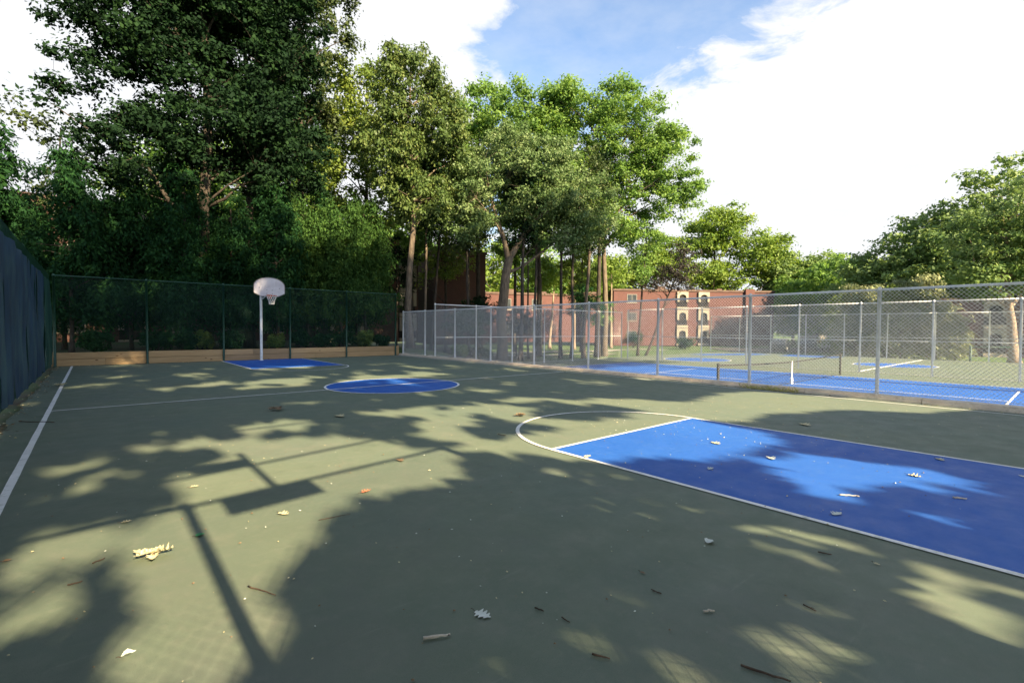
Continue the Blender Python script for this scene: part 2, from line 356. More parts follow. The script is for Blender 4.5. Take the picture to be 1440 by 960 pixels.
flat('blue_key', [(-1.83, -13.9), (1.83, -13.9), (1.83, -FD), (-1.83, -FD)], BLUE_Z, m_blue, court)
flat('blue_key', [(-1.83, FD), (1.83, FD), (1.83, TY), (-1.83, TY)], BLUE_Z, m_blue, court)
disc('centre_circle_paint', (0, 0), 1.83, BLUE_Z, court, m_blue)
ring('centre_circle_line', (0, 0), 1.83, .06, 0, 2*math.pi, LINE_Z, court)
strip('sideline', (LX, -14), (LX, TY), .072, LINE_Z, court)
strip('sideline', (RX, -14), (RX, TY), .05, LINE_Z, court)
strip('centre_line', (LX+.036, 0), (RX-.03, 0), .065, LINE_Z+.003, court)
for s in (-1, 1):
    e = 13.9 if s < 0 else TY
    for x in (-1.83, 1.83): strip('lane_line', (x, s*FD), (x, s*e), .06, LINE_Z, court)
    strip('free_throw_line', (-1.8, s*FD), (1.8, s*FD), .055, LINE_Z+.003, court)
    ring('free_throw_arc', (0, s*FD), 1.83, .06, 0 if s < 0 else math.pi, math.pi if s < 0 else 2*math.pi, LINE_Z+.0015, court)
# dirt that has washed up along the left fence
def dirt_strip():
    mb = MB(); n = 90
    for i in range(n):
        y0, y1 = -14+27.8*i/n, -14+27.8*(i+1)/n
        w0 = .16+.13*noise.noise((y0*.9, 3, 0))+.05*noise.noise((y0*5, 1, 0)); w1 = .16+.13*noise.noise((y1*.9, 3, 0))+.05*noise.noise((y1*5, 1, 0))
        mb.quad((-7.95, y0, .004), (-7.74+w0, y0, .004), (-7.74+w1, y1, .004), (-7.95, y1, .004))
    mb.build('dirt_strip', m_soil, court)
dirt_strip()

# ------------------------------------------------------------------ kerb
kerb = setp(bpy.data.objects.new('kerb', None), kind='structure', label='stained concrete kerb under the near steel fence'); C.objects.link(kerb); kerb.location = (7.44, 0, 0)
y = -17.5; rk = random.Random(3)
while y < 13.9:
    L_ = min(2.4+rk.uniform(-.1, .1), 13.94-y); bm = bmesh.new(); bmesh.ops.create_cube(bm, size=1)
    if L_ < .2: break
    for v in bm.verts: v.co = Vector(((v.co.x+.5)*.46, (v.co.y)*(L_-.012), -.62+(v.co.z+.5)*.73))
    bmesh.ops.subdivide_edges(bm, edges=[e for e in bm.edges if abs(e.verts[0].co.y-e.verts[1].co.y) > .1], cuts=14)
    bmesh.ops.bevel(bm, geom=[e for e in bm.edges if e.verts[0].co.z > .1 and e.verts[1].co.z > .1 and abs(e.verts[0].co.x-e.verts[1].co.x) < .01], offset=.055, segments=2, affect='EDGES')
    for v in bm.verts:
        if v.co.z > .05: v.co += Vector((noise.noise((v.co.x*3, (v.co.y+y)*2.5, 1))*.022, 0, noise.noise((v.co.x*3, (v.co.y+y)*2, 9))*.014))
    mb = MB(); mb.addbm(bm); mb.build('kerb_block', m_kerb, kerb, loc=(0, y+L_/2, rk.uniform(-.006, .006)), rz=rk.uniform(-.003, .003)); y += L_

# ------------------------------------------------------------------ chain-link fences
_cache = {}
def chain_mesh(w, h, pitch, r, m):
    key = (round(w, 2), round(h, 2), pitch, r, m.name)
    if key in _cache: return _cache[key]
    V = []; F = []
    def wire(x0, z0, x1, z1, dy):
        dx, dz = x1-x0, z1-z0; l = math.hypot(dx, dz)
        if l < .02: return
        nx, nz = -dz/l, dx/l; b = len(V)
        for x, z in ((x0, z0), (x1, z1)):
            for k in range(3):
                a = 2*math.pi*k/3; V.append((x+nx*r*math.cos(a), dy+r*math.sin(a), z+nz*r*math.cos(a)))
        for k in range(3):
            k2 = (k+1) % 3; F.append((b+k, b+k2, b+3+k2, b+3+k))
    c = -h
    while c < w:
        x0, x1 = max(c, 0), min(c+h, w)
        if x1 > x0:
            wire(x0, x0-c, x1, x1-c, r*.8); wire(w-x0, x0-c, w-x1, x1-c, -r*.8)
        c += pitch
    me = bpy.data.meshes.new('chain_link'); me.from_pydata(V, [], F); me.materials.append(m); me.update(); _cache[key] = me
    return me
def post_mesh(h, r, m, cap=True, sink=.0):
    key = ('post', round(h, 2), r, m.name, sink)
    if key not in _cache:
        mb = MB(); prof = [(r, -sink), (r, h)]
        if cap: prof = [(r*1.35, -sink), (r*1.35, .03), (r, .04), (r, h-.05), (r*1.25, h-.05), (r*1.25, h+.0), (r*1.0, h+.03), (r*.45, h+.055), (0.001, h+.06)]
        mb.lathe(prof, n=10); _cache[key] = mb.mesh('post', m, True)
    return _cache[key]
def fence(label, cat, pts, zb, h, pr, rr, mp_, mw, pitch=.085, wr=.003, mid=None, mgap=.04, sag=0, group=None, bottom=False, rail=True, skip_mesh=()):
    o = pts[0]; root = empty('chain_link_fence', (o[0], o[1], zb), label, cat, group); pm = post_mesh(h, pr, mp_)
    for p in pts:
        q = link('post', pm, root, loc=(p[0]-o[0], p[1]-o[1], 0)); q.rotation_euler = (random.gauss(0, .0035), random.gauss(0, .0035), 0)
    for i in range(len(pts)-1):
        a = Vector(pts[i][:2])-Vector(o[:2]); b = Vector(pts[i+1][:2])-Vector(o[:2]); d = b-a; ang = math.atan2(d.y, d.x); w = round(d.length, 3)
        def railat(z, r, name):
            key = ('rail', w, r, mp_.name)
            if key not in _cache: _cache[key] = MB().tube([(0, 0, 0), (w*.5, 0, 0), (w, 0, 0)], r, 8).mesh('rail', mp_, True)
            link(name, _cache[key], root, loc=(a.x, a.y, z), rz=ang)
        if rail: railat(h-.01, rr, 'top_rail')
        if mid: railat(mid, rr*.8, 'middle_rail')
        if bottom: railat(.06, .006, 'bottom_wire')
        if i not in skip_mesh:
            n = Vector((-math.sin(ang), math.cos(ang)))*(pr+.004)
            link('chain_link_mesh', chain_mesh(w, h-mgap-.02, pitch, wr, mw), root, loc=(a.x+n.x, a.y+n.y, mgap), rz=ang)
    return root
# near steel fence on the kerb
ys_ = [-15.52+2.98*k for k in range(10)]+[13.86]
fence('tall galvanised chain link fence standing on the concrete kerb beside the basketball court', 'fence', [(7.70, y) for y in ys_], .105, 2.50, .040, .027, m_galv, m_wire, wr=.0040, bottom=True)
# green back fence, posts in front of the board wall
gx = [-7.62, -4.67, -1.75, 1.25, 4.22, 7.20]
fence('tall dark green chain link fence behind the far basketball hoop', 'fence', [(x, 13.86) for x in gx], 0, 3.64, .045, .024, m_gpost, m_gwire, pitch=.075, wr=.0026, mgap=.60)
# left fence with cloth
lys = [13.7-2.98*k for k in range(10)]
lf = fence('tall chain link fence hung with faded blue windscreen cloth along the left sideline', 'fence', [(-7.80, y) for y in lys], 0, 3.64, .045, .024, m_gpost, m_gwire, pitch=.075, wr=.0028, mgap=.05)
def cloth(w, h, seed, hem):
    nx, nz = 44, 30; V = []; F = []
    for j in range(nz+1):
        for i in range(nx+1):
            x, z = w*i/nx, h*j/nz; t = 1-j/nz
            fold = .020*math.sin(x*9+seed+1.5*noise.noise((x*.8, z*.25, seed)))*(.35+.9*t)+.10*noise.noise((x*1.3, z*.5, seed+4))+.03*noise.noise((x*6, z*1.2, seed))
            zz = .10+z*(3.34-.10)/h+hem*t*noise.noise((x*1.1, 0, seed))
            V.append((x, .085+fold*.75, zz))
    for j in range(nz):
        for i in range(nx):
            a = j*(nx+1)+i; F.append((a, a+1, a+nx+2, a+nx+1))
    return V, F
for k in range(9):
    V, F = cloth(2.94, 3.4, k*3.7, .10); me = bpy.data.meshes.new('windscreen_cloth'); me.from_pydata(V, [], F)
    me.materials.append(m_screeng if k in (0, 5) else m_screen); me.polygons.foreach_set('use_smooth', [True]*len(me.polygons)); me.update()
    link('windscreen_cloth', me, lf, loc=(0, -2.98*k-.02, 0), rz=-math.pi/2, label='faded green cloth panel' if k in (0, 5) else 'faded blue cloth panel')
# fence behind the camera: throws the rail, post and sign shadows
fa = [(-7.80, -13.95), (-5.91, -13.80), (-2.95, -13.42)]
f2 = fence('tall chain link fence with small hanging signs closing the near end of the court', 'fence', fa, 0, 3.66, .045, .026, m_galv, m_wire, pitch=.085, wr=.0026, mgap=.04)
def P2(n, mb, m): return mb.build(n, m, f2)
o = fa[0]
mb = MB().bevbox(.0, .86, -.012, .012, 0, .27, .006); sg = P2('sign', mb, m_white); sg.location = (-5.65-o[0], -13.72-o[1], 3.33); sg.rotation_euler = (0, 0, .12)
ex = MB().tube([(-5.14-o[0], .255, 3.62), (-5.14-o[0], .255, 4.62)], .04, 8); P2('extension_post', ex, m_galv)
ex = MB().tube([(-6.2-o[0], .10, 4.22), (-5.0-o[0], .26, 4.24), (-3.1-o[0], .50, 4.30)], .024, 8); P2('extension_rail', ex, m_galv)
mb = MB().bevbox(.0, .60, -.012, .012, 0, .20, .006); sg = P2('sign', mb, m_white); sg.location = (-5.72-o[0], .17, 4.26); sg.rotation_euler = (0, 0, .12)
lp = empty('light_pole', (-2.98, -14.1, 0), 'slim steel pole with a side arm just behind the near end fence', 'pole')
MB().lathe([(.045, 0), (.04, 3), (.035, 5.9), (.001, 5.92)], n=10).build('shaft', m_galv, lp, True)
MB().tube([(0, 0, 5.72), (-1.0, .05, 5.74), (-2.05, .1, 5.70)], .025, 8).build('side_arm', m_galv, lp, True)

# ------------------------------------------------------------------ board wall under the back fence
bw = empty('board_wall', (-7.72, 13.90, 0), 'low pine retaining wall of knotty boards beneath the green back fence', 'wall')
rb = random.Random(5); edges = [-7.70]+[x for x in gx[1:-1]]+[7.42]
for i in range(5):
    x0, x1 = edges[i]+.006, edges[i+1]-.006; z = .012
    for k, hh in enumerate((.275, .275)):
        cuts = [x0, x1] if (k+i) % 3 else [x0, x0+(x1-x0)*rb.uniform(.35, .65), x1]
        for a, b in zip(cuts[:-1], cuts[1:]):
            mb = MB().bevbox(0, b-a-.006, 0, .04, 0, hh-.012, .006); mb.build('board', m_wood, bw, loc=(a+7.72, rb.uniform(-.006, .006), z), rz=rb.uniform(-.0015, .0015))
        z += hh
for x in edges: 
    MB().bevbox(-.045, .045, 0, .09, 0, .58, .006).build('stake', m_wood, bw, loc=(x+7.72, .05, 0))

# ------------------------------------------------------------------ far hoop
hp = empty('basketball_hoop', (-.22, 13.42, 0), 'basketball hoop with white fan-shaped backboard on a grey pole before the board wall', 'basketball hoop')
MB().lathe([(.11, 0), (.11, .015), (.062, .02), (.058, 3.25)], n=16).build('pole', m_galv, hp, True)
MB().tube([(0, 0, 3.2), (0, -.04, 3.34), (.06, -.25, 3.50), (.18, -.66, 3.52)], .05, 10).build('arm', m_galv, hp, True)
MB().tube([(0, -.02, 2.95), (.16, -.64, 3.22)], .025, 8).build('brace', m_galv, hp, True)
def fan():
    pts = []
    W_, z0, z1 = .685, 0, .27
    pts += [(-.37, 0), (.37, 0), (.675, .15), (.685, .17)]
    for i in range(0, 25):
        a = math.pi*i/24; pts.append((.685*math.cos(a), .50+.40*math.sin(a)))
    pts += [(-.685, .17), (-.675, .15)]
    return pts
Mx = Matrix(((1, 0, 0, 0), (0, 0, 1, 0), (0, 1, 0, 0), (0, 0, 0, 1)))
bb = MB().prism(fan(), -.02, .02, Mx).build('backboard', m_board, hp, loc=(.2, -.72, 3.10))
rim_pts = fan(); 
MB().tube([Vector((x*1.0, 0, z)) for x, z in rim_pts]+[Vector((rim_pts[0][0], 0, rim_pts[0][1]))], .016, 6, False).build('edge_trim', m_frame, bb, True, loc=(0, -.02, 0))
rm = MB().tube([(.228*math.cos(t), .228*math.sin(t), 0) for t in np.linspace(0, 2*math.pi, 29)], .012, 8, False).tube([(-.08, .22, 0), (-.08, .36, -.02)], .012).tube([(.08, .22, 0), (.08, .36, -.02)], .012)
rm.bevbox(-.11, .11, .345, .36, -.12, .06, .003)
rim = rm.build('rim', m_rim, hp, True, loc=(.2, -.72-.38, 3.12))
def netm():
    mb = MB(); n = 12; lv = [(.222, -.01), (.19, -.10), (.15, -.20), (.12, -.30), (.115, -.40)]
    for s in (1, -1):
        for k in range(n):
            pts = []
            for j, (r_, z) in enumerate(lv):
                a = 2*math.pi*(k+s*j*.5)/n; pts.append((r_*math.cos(a), r_*math.sin(a), z))
            mb.tube(pts, .008, 4, False)
    mb.tube([(.116*math.cos(t), .116*math.sin(t), -.40) for t in np.linspace(0, 2*math.pi, 13)], .008, 4, False)
    return mb
for sx in (-.45, .45):
    MB().tube([(0, 0, 3.0), (.2+sx*.6, -.4, 3.3), (.2+sx, -.69, 3.5)], .014, 6).build('strut', m_galv, hp, True)
MB().bevbox(-.16, .16, .021, .05, .10, .62, .004).build('bracket', m_galv, bb)
_bm = MB().tube([(0, -.02, 0), (0, -.034, 0)], .016, 6).mesh('bolt', m_dark)
for bx_, bz_ in ((-.12, .14), (.12, .14), (-.12, .30), (.12, .30), (-.45, .40), (.45, .40)): link('bolt', _bm, bb, loc=(bx_, 0, bz_))
netm().build('net', m_white, rim, True)

# ------------------------------------------------------------------ tennis courts, below the kerb
TZ = -.6; tx, ty = 15.65, -4.9
tp = MB().box(7.90, 43.5, -18.1, 11.3, -1.0, TZ).build('tennis_court', m_green, kind='structure', label='green and blue tennis court a step below the kerb')
def tl(a, b, w=.06, dz=0): strip('court_line', a, b, w, TZ+LINE_Z+dz, tp)
flat('blue_court_paint', [(tx-6.9, ty-12.2), (tx+5.7, ty-12.2), (tx+5.7, ty+12.1), (tx-6.9, ty+12.1)], TZ+.004, m_blue, tp)
for s in (-1, 1):
    tl((tx+s*5.49, ty-11.9), (tx+s*5.49, ty+11.9)); tl((tx+s*4.11, ty-11.9), (tx+s*4.11, ty+11.9))
    tl((tx-5.46, ty+s*11.89), (tx+5.46, ty+s*11.89), .08, .003); tl((tx-4.08, ty+s*6.4), (tx+4.08, ty+s*6.4), .06, .003)
tl((tx, ty-6.37), (tx, ty+6.37), .06, .0015)
for c, r in (((28.0, 6.0), 2.35), ((33.0, -4.9), 2.2)):
    disc('blue_circle_paint', c, r, TZ+.004, tp, m_blue); ring('circle_line', c, r, .09, 0, 2*math.pi, TZ+.008, tp)
tl((25.2, ty), (42.0, ty), .20, .003); tl((25.0, -17.5), (25.0, 9.5), .07); tl((42.2, -17.5), (42.2, 11), .07)
flat('blue_key', [(34, 8.7), (40.5, 5.4), (41.5, 7.4), (35, 10.7)], TZ+.004, m_blue, tp); flat('blue_key', [(39.2, .2), (41.9, .2), (41.9, 4.5), (39.2, 4.5)], TZ+.004, m_blue, tp)
tn = empty('tennis_net', (tx-6.4, ty, TZ), 'sagging black tennis net with a white centre strap across the blue court', 'tennis net')
def tnet():
    for x in (0, 12.8):
        MB().lathe([(.045, 0), (.045, 1.09), (.03, 1.11), (.001, 1.115)], n=10).build('net_post', m_net, tn, True, loc=(x, 0, 0))
    top = lambda x: .93+.14*abs((x-6.4)/6.4)**1.6
    mb = MB(); n = 100; 
    for i in range(n+1):
        x = 12.8*i/n; mb.tube([(x, 0, .04), (x, 0, top(x)-.03)], .003, 3, False)
    for j in range(1, 9):
        mb.tube([(12.8*i/12, 0, .04+(top(12.8*i/12)-.08)*j/9) for i in range(13)], .003, 3, False)
    mb.build('net_mesh', m_net, tn)
    mb = MB(); 
    for i in range(20):
        a, b = 12.8*i/20, 12.8*(i+1)/20; za, zb = top(a), top(b)
        for s in (-.012, .012): mb.quad((a, s, za-.055), (b, s, zb-.055), (b, s, zb), (a, s, za))
        mb.quad((a, -.012, za), (b, -.012, zb), (b, .012, zb), (a, .012, za))
    mb.build('top_band', m_net, tn); MB().tube([(0, 0, .04), (6.4, 0, .03), (12.8, 0, .04)], .012, 6).build('bottom_cord', m_net, tn)
    MB().bevbox(6.36, 6.44, -.02, .02, .01, .94, .004).build('centre_strap', m_white, tn)
    MB().bevbox(6.31, 6.49, -.03, .03, .0, .24, .004).build('strap_hem', m_white, tn)
tnet()
fy = [-17.0+2.98*k for k in range(10)]
fence('galvanised chain link fence with a middle rail beyond the blue tennis court', 'fence', [(24.6, y) for y in fy], TZ, 3.70, .045, .028, m_galv, m_wire, pitch=.11, wr=.0030, mid=1.72, bottom=True)
fence('galvanised chain link fence with a middle rail closing the far end of the tennis court', 'fence', [(7.80+2.8*k, 10.4) for k in range(7)], TZ, 3.55, .04, .026, m_galv, m_wire, pitch=.12, wr=.0018, mid=1.72, bottom=True)
fence('farthest galvanised chain link fence in front of the parked cars and conifers', 'fence', [(42.8, -17.5+3.0*k) for k in range(11)], TZ-.05, 3.70, .045, .03, m_galv, m_wire, pitch=.14, wr=.0030, mid=1.75, bottom=True)
gp = empty('goal_frame', (44.0, -7.4, -.8), 'small green metal frame behind the farthest fence at the right', 'goal frame')
for xx, yy in ((0, 0), (2.6, -2.4)): MB().lathe([(.08, 0), (.08, 1.35), (.001, 1.37)], n=8).build('post', m_gpost, gp, True, loc=(xx, yy, 0))
MB().tube([(0, 0, 1.25), (2.6, -2.4, 1.25)], .035, 6).build('crossbar', m_gpost, gp, True)

# ------------------------------------------------------------------ trees
def leaf_mesh(name, P_, Nn, size, clump, m, aspect=.6, seed=0, droop=None):
    """many small leaf faces: positions P_, rough normals Nn"""
    g = np.random.default_rng(seed); n = len(P_)
    Nn = Nn/np.linalg.norm(Nn, axis=1, keepdims=True)
    t = g.normal(size=(n, 3)) if droop is None else droop+g.normal(size=(n, 3))*.35
    t -= Nn*(t*Nn).sum(1, keepdims=True); t /= np.linalg.norm(t, axis=1, keepdims=True)+1e-9
    s = np.cross(Nn, t); l = (size*g.uniform(.45, 1.45, n))[:, None]*.5; w = l*aspect
    v = np.stack([P_-t*l, P_+s*w+t*l*.1, P_+t*l, P_-s*w+t*l*.1], 1).reshape(-1, 3)
    me = bpy.data.meshes.new(name); me.vertices.add(4*n); me.vertices.foreach_set('co', v.ravel().astype(np.float32))
    me.loops.add(4*n); me.loops.foreach_set('vertex_index', np.arange(4*n, dtype=np.int32))
    me.polygons.add(n); me.polygons.foreach_set('loop_start', np.arange(0, 4*n, 4, dtype=np.int32))
    try: me.polygons.foreach_set('loop_total', np.full(n, 4, dtype=np.int32))
    except Exception: pass
    me.materials.append(m); me.update(calc_edges=True)
    a = me.attributes.new('rnd', 'FLOAT', 'FACE'); a.data.foreach_set('value', g.random(n).astype(np.float32))
    a = me.attributes.new('clump', 'FLOAT', 'FACE'); a.data.foreach_set('value', clump.astype(np.float32))
    return me
LEAVES = 0
def fbm(p, s):
    return noise.noise((p[0]*s, p[1]*s, p[2]*s))
def tree(name, label, cat, x, y, H, crown, m, ncl=200, lpc=110, ls=.2, cr=.8, flat_=.6, tr=.22, bark=None, lean=(0, 0), group=None, stems=None, seed=0, gap=.12, nlimb=16, upn=.8, droop=False, zb=None, limb0=.25, aspect=.6, twigs=.5, shell=2.4):
    global LEAVES
    r = random.Random(seed*13+5); g = np.random.default_rng(seed*7+1); bark = bark or m_bark
    z0 = float(terr(x, y)) if zb is None else zb; z0 -= .05
    root = empty(name, (x, y, z0), label, cat, group)
    # crown clumps
    vols = [e[3]*e[4]*e[5] for e in crown]; cs = []
    tries = 0
    while len(cs) < ncl and tries < ncl*30:
        tries += 1; e = r.choices(crown, vols)[0]
        u = Vector((r.gauss(0, 1), r.gauss(0, 1), r.gauss(0, 1))).normalized()*(r.random()**(1/shell))
        p = Vector((e[0]+u.x*e[3], e[1]+u.y*e[4], e[2]+u.z*e[5]))
        if fbm((p.x+seed*7, p.y, p.z), .45) < -gap and r.random() < .8: continue
        cs.append(p)
    top = max(p.z for p in cs)
    if stems is None:
        pts = []; n = 7
        th = min(H, top)*.93
        for i in range(n+1):
            t = i/n; pts.append(Vector((lean[0]*t+.012*H*noise.noise((seed, t*3, 1))*(t > 0), lean[1]*t+.012*H*noise.noise((seed, t*3, 7))*(t > 0), th*t)))
        stems = [(pts, tr, .03)]
    mb = MB(); nodes = []
    for pts, ra, rb_ in stems:
        pts = [Vector(p) for p in pts]; fine = []
        for a, b in zip(pts[:-1], pts[1:]):
            for k in range(3): fine.append(a.lerp(b, k/3))
        fine.append(pts[-1]); n = len(fine)
        rad = [rb_+(ra-rb_)*(1-i/(n-1))**.8*(1+.05*noise.noise((i*.9, seed, 2))) for i in range(n)]
        if fine[0].z < .3: rad[0] = ra*1.45; rad[1] = max(rad[1], ra*1.08)
        mb.tube(fine, rad, 9, True)
        nodes += [(p, rad[i]) for i, p in enumerate(fine)]
    limbs = []
    for c in r.sample(cs, min(nlimb, len(cs))):
        best = None
        for p, ra in nodes:
            h = math.hypot(c.x-p.x, c.y-p.y); dz = c.z-p.z
            if dz < -.2*h or p.z < H*limb0*.6: continue
            sc = h+abs(dz-h*.75)*1.2
            if best is None or sc < best[0]: best = (sc, p, ra)
        if not best: continue
        p, ra = best[1], best[2]; d = c-p; mid = p+d*.45+Vector((0, 0, d.length*.08))+Vector((r.uniform(-.1, .1), r.uniform(-.1, .1), 0))*d.length*.5
        q1 = p.lerp(mid, .5)+Vector((r.uniform(-.04, .04), r.uniform(-.04, .04), r.uniform(-.03, .03)))*d.length; q2 = mid.lerp(c, .5)+Vector((r.uniform(-.05, .05),)*3)*d.length
        r0 = min(ra*.6, .03+.014*d.length); rr_ = [r0, r0*.8, r0*.6, r0*.38, .012]
        mb.tube([p, q1, mid, q2, c], rr_, 5, False); limbs += [(q, rr_[i+1]) for i, q in enumerate((q1, mid, q2, c))]
    allb = limbs+[(p, ra) for p, ra in nodes if p.z > H*limb0]
    if allb:
        A = np.array([tuple(p) for p, _ in allb])
        for c in cs:
            if r.random() > twigs: continue
            d2 = ((A-np.array(c))**2).sum(1)+np.maximum(0, A[:, 2]-c.z)**2*3; j = int(d2.argmin()); p, ra = allb[j]
            r0 = min(ra*.7, .035); mid = p.lerp(c, .5)+Vector((r.uniform(-.1, .1), r.uniform(-.1, .1), r.uniform(0, .15)))*(c-p).length
            mb.tube([p, mid, c], [r0, r0*.6, .008], 3, False)
    mb.build('trunk', bark, root, True)
    # leaves
    Cn = np.array([tuple(c) for c in cs]); n = len(cs); sz = g.uniform(.65, 1.35, n)*cr
    idx = np.repeat(np.arange(n), lpc); off = g.normal(size=(n*lpc, 3)); off /= np.linalg.norm(off, axis=1, keepdims=True)
    off *= (g.random(n*lpc)**.5)[:, None]
    # uneven clump outline
    ph = g.uniform(0, 6.28, (n, 3))[idx]; off *= (1+.35*np.sin(3*np.arctan2(off[:, 1], off[:, 0])+ph[:, 0])+.2*np.sin(5*off[:, 0]+ph[:, 1]))[:, None]
    P_ = Cn[idx]+off*np.stack([sz, sz, sz*flat_], 1)[idx]
    if droop: P_[:, 2] -= (off[:, 0]**2+off[:, 1]**2)*sz[idx]*.55
    Nn = off*np.array([.8, .8, .9])+np.array([0, -.15, upn*.65])+g.normal(size=off.shape)*.55
    dr = None
    if droop: dr = np.stack([off[:, 0], off[:, 1], -np.full(len(off), .9)], 1)
    cl = g.random(n)[idx]
    me = leaf_mesh('crown', P_, Nn, ls, cl, m, aspect, seed, dr); link('crown', me, root); LEAVES += len(P_)
    return root

def dup(root, x, y, rz, label, sc=1., group=None, name=None):
    c = root.copy(); C.objects.link(c); c.location = (x, y, float(terr(x, y))-.05); c.rotation_euler = (0, 0, rz); c.scale = (sc,)*3; c['label'] = label
    if name: c.name = name
    for ch in root.children:
        k = ch.copy(); C.objects.link(k); k.parent = c
    return c
G1 = 'trees beyond the back fence'
D, HM = LM['dark'], LM['hemlock']
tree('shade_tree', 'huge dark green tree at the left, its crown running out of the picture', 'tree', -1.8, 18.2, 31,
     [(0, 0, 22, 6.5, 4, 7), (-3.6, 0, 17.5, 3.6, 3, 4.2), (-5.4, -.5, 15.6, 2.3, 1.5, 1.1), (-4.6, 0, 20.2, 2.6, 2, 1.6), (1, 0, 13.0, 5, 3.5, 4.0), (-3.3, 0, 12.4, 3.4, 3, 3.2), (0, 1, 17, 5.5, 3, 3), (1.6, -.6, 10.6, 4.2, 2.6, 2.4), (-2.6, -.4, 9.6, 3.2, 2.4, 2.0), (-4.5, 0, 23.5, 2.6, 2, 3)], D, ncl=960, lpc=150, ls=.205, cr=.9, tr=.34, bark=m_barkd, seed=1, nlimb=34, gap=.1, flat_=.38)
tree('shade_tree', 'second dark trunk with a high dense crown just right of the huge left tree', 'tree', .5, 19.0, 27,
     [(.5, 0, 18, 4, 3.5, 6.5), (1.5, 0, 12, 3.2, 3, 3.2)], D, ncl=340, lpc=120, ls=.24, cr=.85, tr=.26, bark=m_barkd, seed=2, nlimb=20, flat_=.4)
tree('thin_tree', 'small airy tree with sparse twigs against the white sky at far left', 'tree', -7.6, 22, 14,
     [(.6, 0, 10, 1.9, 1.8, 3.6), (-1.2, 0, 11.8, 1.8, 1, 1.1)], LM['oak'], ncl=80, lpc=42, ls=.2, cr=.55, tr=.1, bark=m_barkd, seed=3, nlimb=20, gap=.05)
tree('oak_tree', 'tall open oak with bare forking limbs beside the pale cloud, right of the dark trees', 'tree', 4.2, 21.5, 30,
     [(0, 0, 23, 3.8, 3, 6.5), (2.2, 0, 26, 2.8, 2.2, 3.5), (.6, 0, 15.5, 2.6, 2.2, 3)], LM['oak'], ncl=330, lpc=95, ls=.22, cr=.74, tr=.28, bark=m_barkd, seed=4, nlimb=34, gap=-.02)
# evergreen row behind the board wall
rr_e = random.Random(4)
hx = [(-7.2, 17.2, 9.6), (-5.0, 18.2, 8.6), (-2.9, 16.8, 9.0), (-.7, 17.6, 8.4), (1.4, 16.8, 9.2), (3.3, 17.6, 9.8), (5.0, 16.8, 9.2), (6.8, 17.4, 9.9)]
hl = ['at the left corner of the court', 'second from the left corner', 'left of the hoop', 'just left of the hoop pole', 'right behind the hoop', 'brightest, two places right of the hoop', 'third to the right of the hoop', 'last of the row, nearest the steel fence corner']
eg = []
for i, (x, y, h) in enumerate(hx):
    lb = 'drooping evergreen behind the board wall, '+hl[i]; rz = rr_e.uniform(0, 6.28)
    if i in (0, 1, 5):
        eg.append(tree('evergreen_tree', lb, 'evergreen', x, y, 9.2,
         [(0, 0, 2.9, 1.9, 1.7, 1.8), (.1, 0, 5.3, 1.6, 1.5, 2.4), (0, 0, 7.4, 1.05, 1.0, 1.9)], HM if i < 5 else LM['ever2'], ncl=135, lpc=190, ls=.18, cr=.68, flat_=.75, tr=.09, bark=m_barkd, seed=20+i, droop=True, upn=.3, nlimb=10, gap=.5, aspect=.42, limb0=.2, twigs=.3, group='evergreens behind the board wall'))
    else: dup(eg[i % 2 if i < 5 else 2], x, y, rz, lb, h/9.2)
hb = [(-8.6, 20.5, .72, 'at the far left'), (-5.8, 21.5, .9, 'second from the left'), (-3.2, 20.6, 1.15, 'behind the left part of the board wall'), (-.4, 21.6, 1.05, 'behind the hoop pole'), (2.2, 20.8, 1.12, 'behind the backboard'), (5.0, 21.2, 1.16, 'behind the brightest evergreen'), (7.6, 20.6, 1.05, 'at the right end')]
for i, (x, y, s_, lb) in enumerate(hb): dup(eg[i % 2], x, y, i*1.3, 'shaded evergreen of the second row, '+lb, s_)
for i, (x, y, s_) in enumerate([(-14.4, 19.0, 1.95), (-17.6, 20.5, 2.0), (-12.6, 25.2, 1.75), (-10.7, 28.4, 1.38)]): dup(eg[i % 2], x, y, i*2.2, 'tall evergreen added for shade outside the left fence corner, '+['nearest the corner', 'farthest left', 'hiding the roof end', 'close before the left roof corner'][i], s_, name='added_evergreen')  # evergreens added here to shade the brick roof at the left
# middle group
tree('olive_tree', 'tall straight tree with an olive brown crown, its trunk rising beside the green fence corner', 'tree', 9.4, 16.0, 21,
     [(.9, 0, 15.3, 3.4, 2.8, 4.6), (-1.2, 0, 12.6, 2.3, 2, 2.6), (2.2, 0, 12.4, 2.0, 1.8, 2.2), (-.2, 0, 18.2, 2.2, 2, 1.6), (.4, 0, 10.2, 2.8, 2.2, 1.9)], LM['olive'], ncl=430, lpc=125, ls=.19, cr=.62, tr=.25, bark=m_bark, seed=30, nlimb=30, gap=.08, limb0=.45, flat_=.6, droop=True, upn=.6)
mt = tree('maple_tree', 'yellow green crown standing behind between the olive tree and the bright trees', 'tree', 20.5, 23.5, 27,
     [(0, 0, 20, 3.2, 3, 4.5), (1.5, 0, 23.5, 2, 2, 2), (0, 0, 14, 3, 3, 3)], LM['bright'], ncl=230, lpc=95, ls=.27, cr=.9, tr=.24, bark=m_barkd, seed=31, nlimb=20)
tt = tree('tall_tree', 'broad tree with leaves catching light above the open gap left of the olive crown', 'tree', 9.5, 23, 24,
     [(0, 0, 17.5, 3.4, 3, 4.5), (-2, 0, 13, 2.5, 2.5, 3), (-1, 0, 20, 2.4, 2.2, 2), (-1, 0, 9.8, 3, 2.6, 2.6), (1.6, 0, 12, 2.6, 2.4, 2.6)], LM['yellow'], ncl=230, lpc=90, ls=.25, cr=.8, tr=.2, bark=m_barkd, seed=32, nlimb=20, gap=.05)
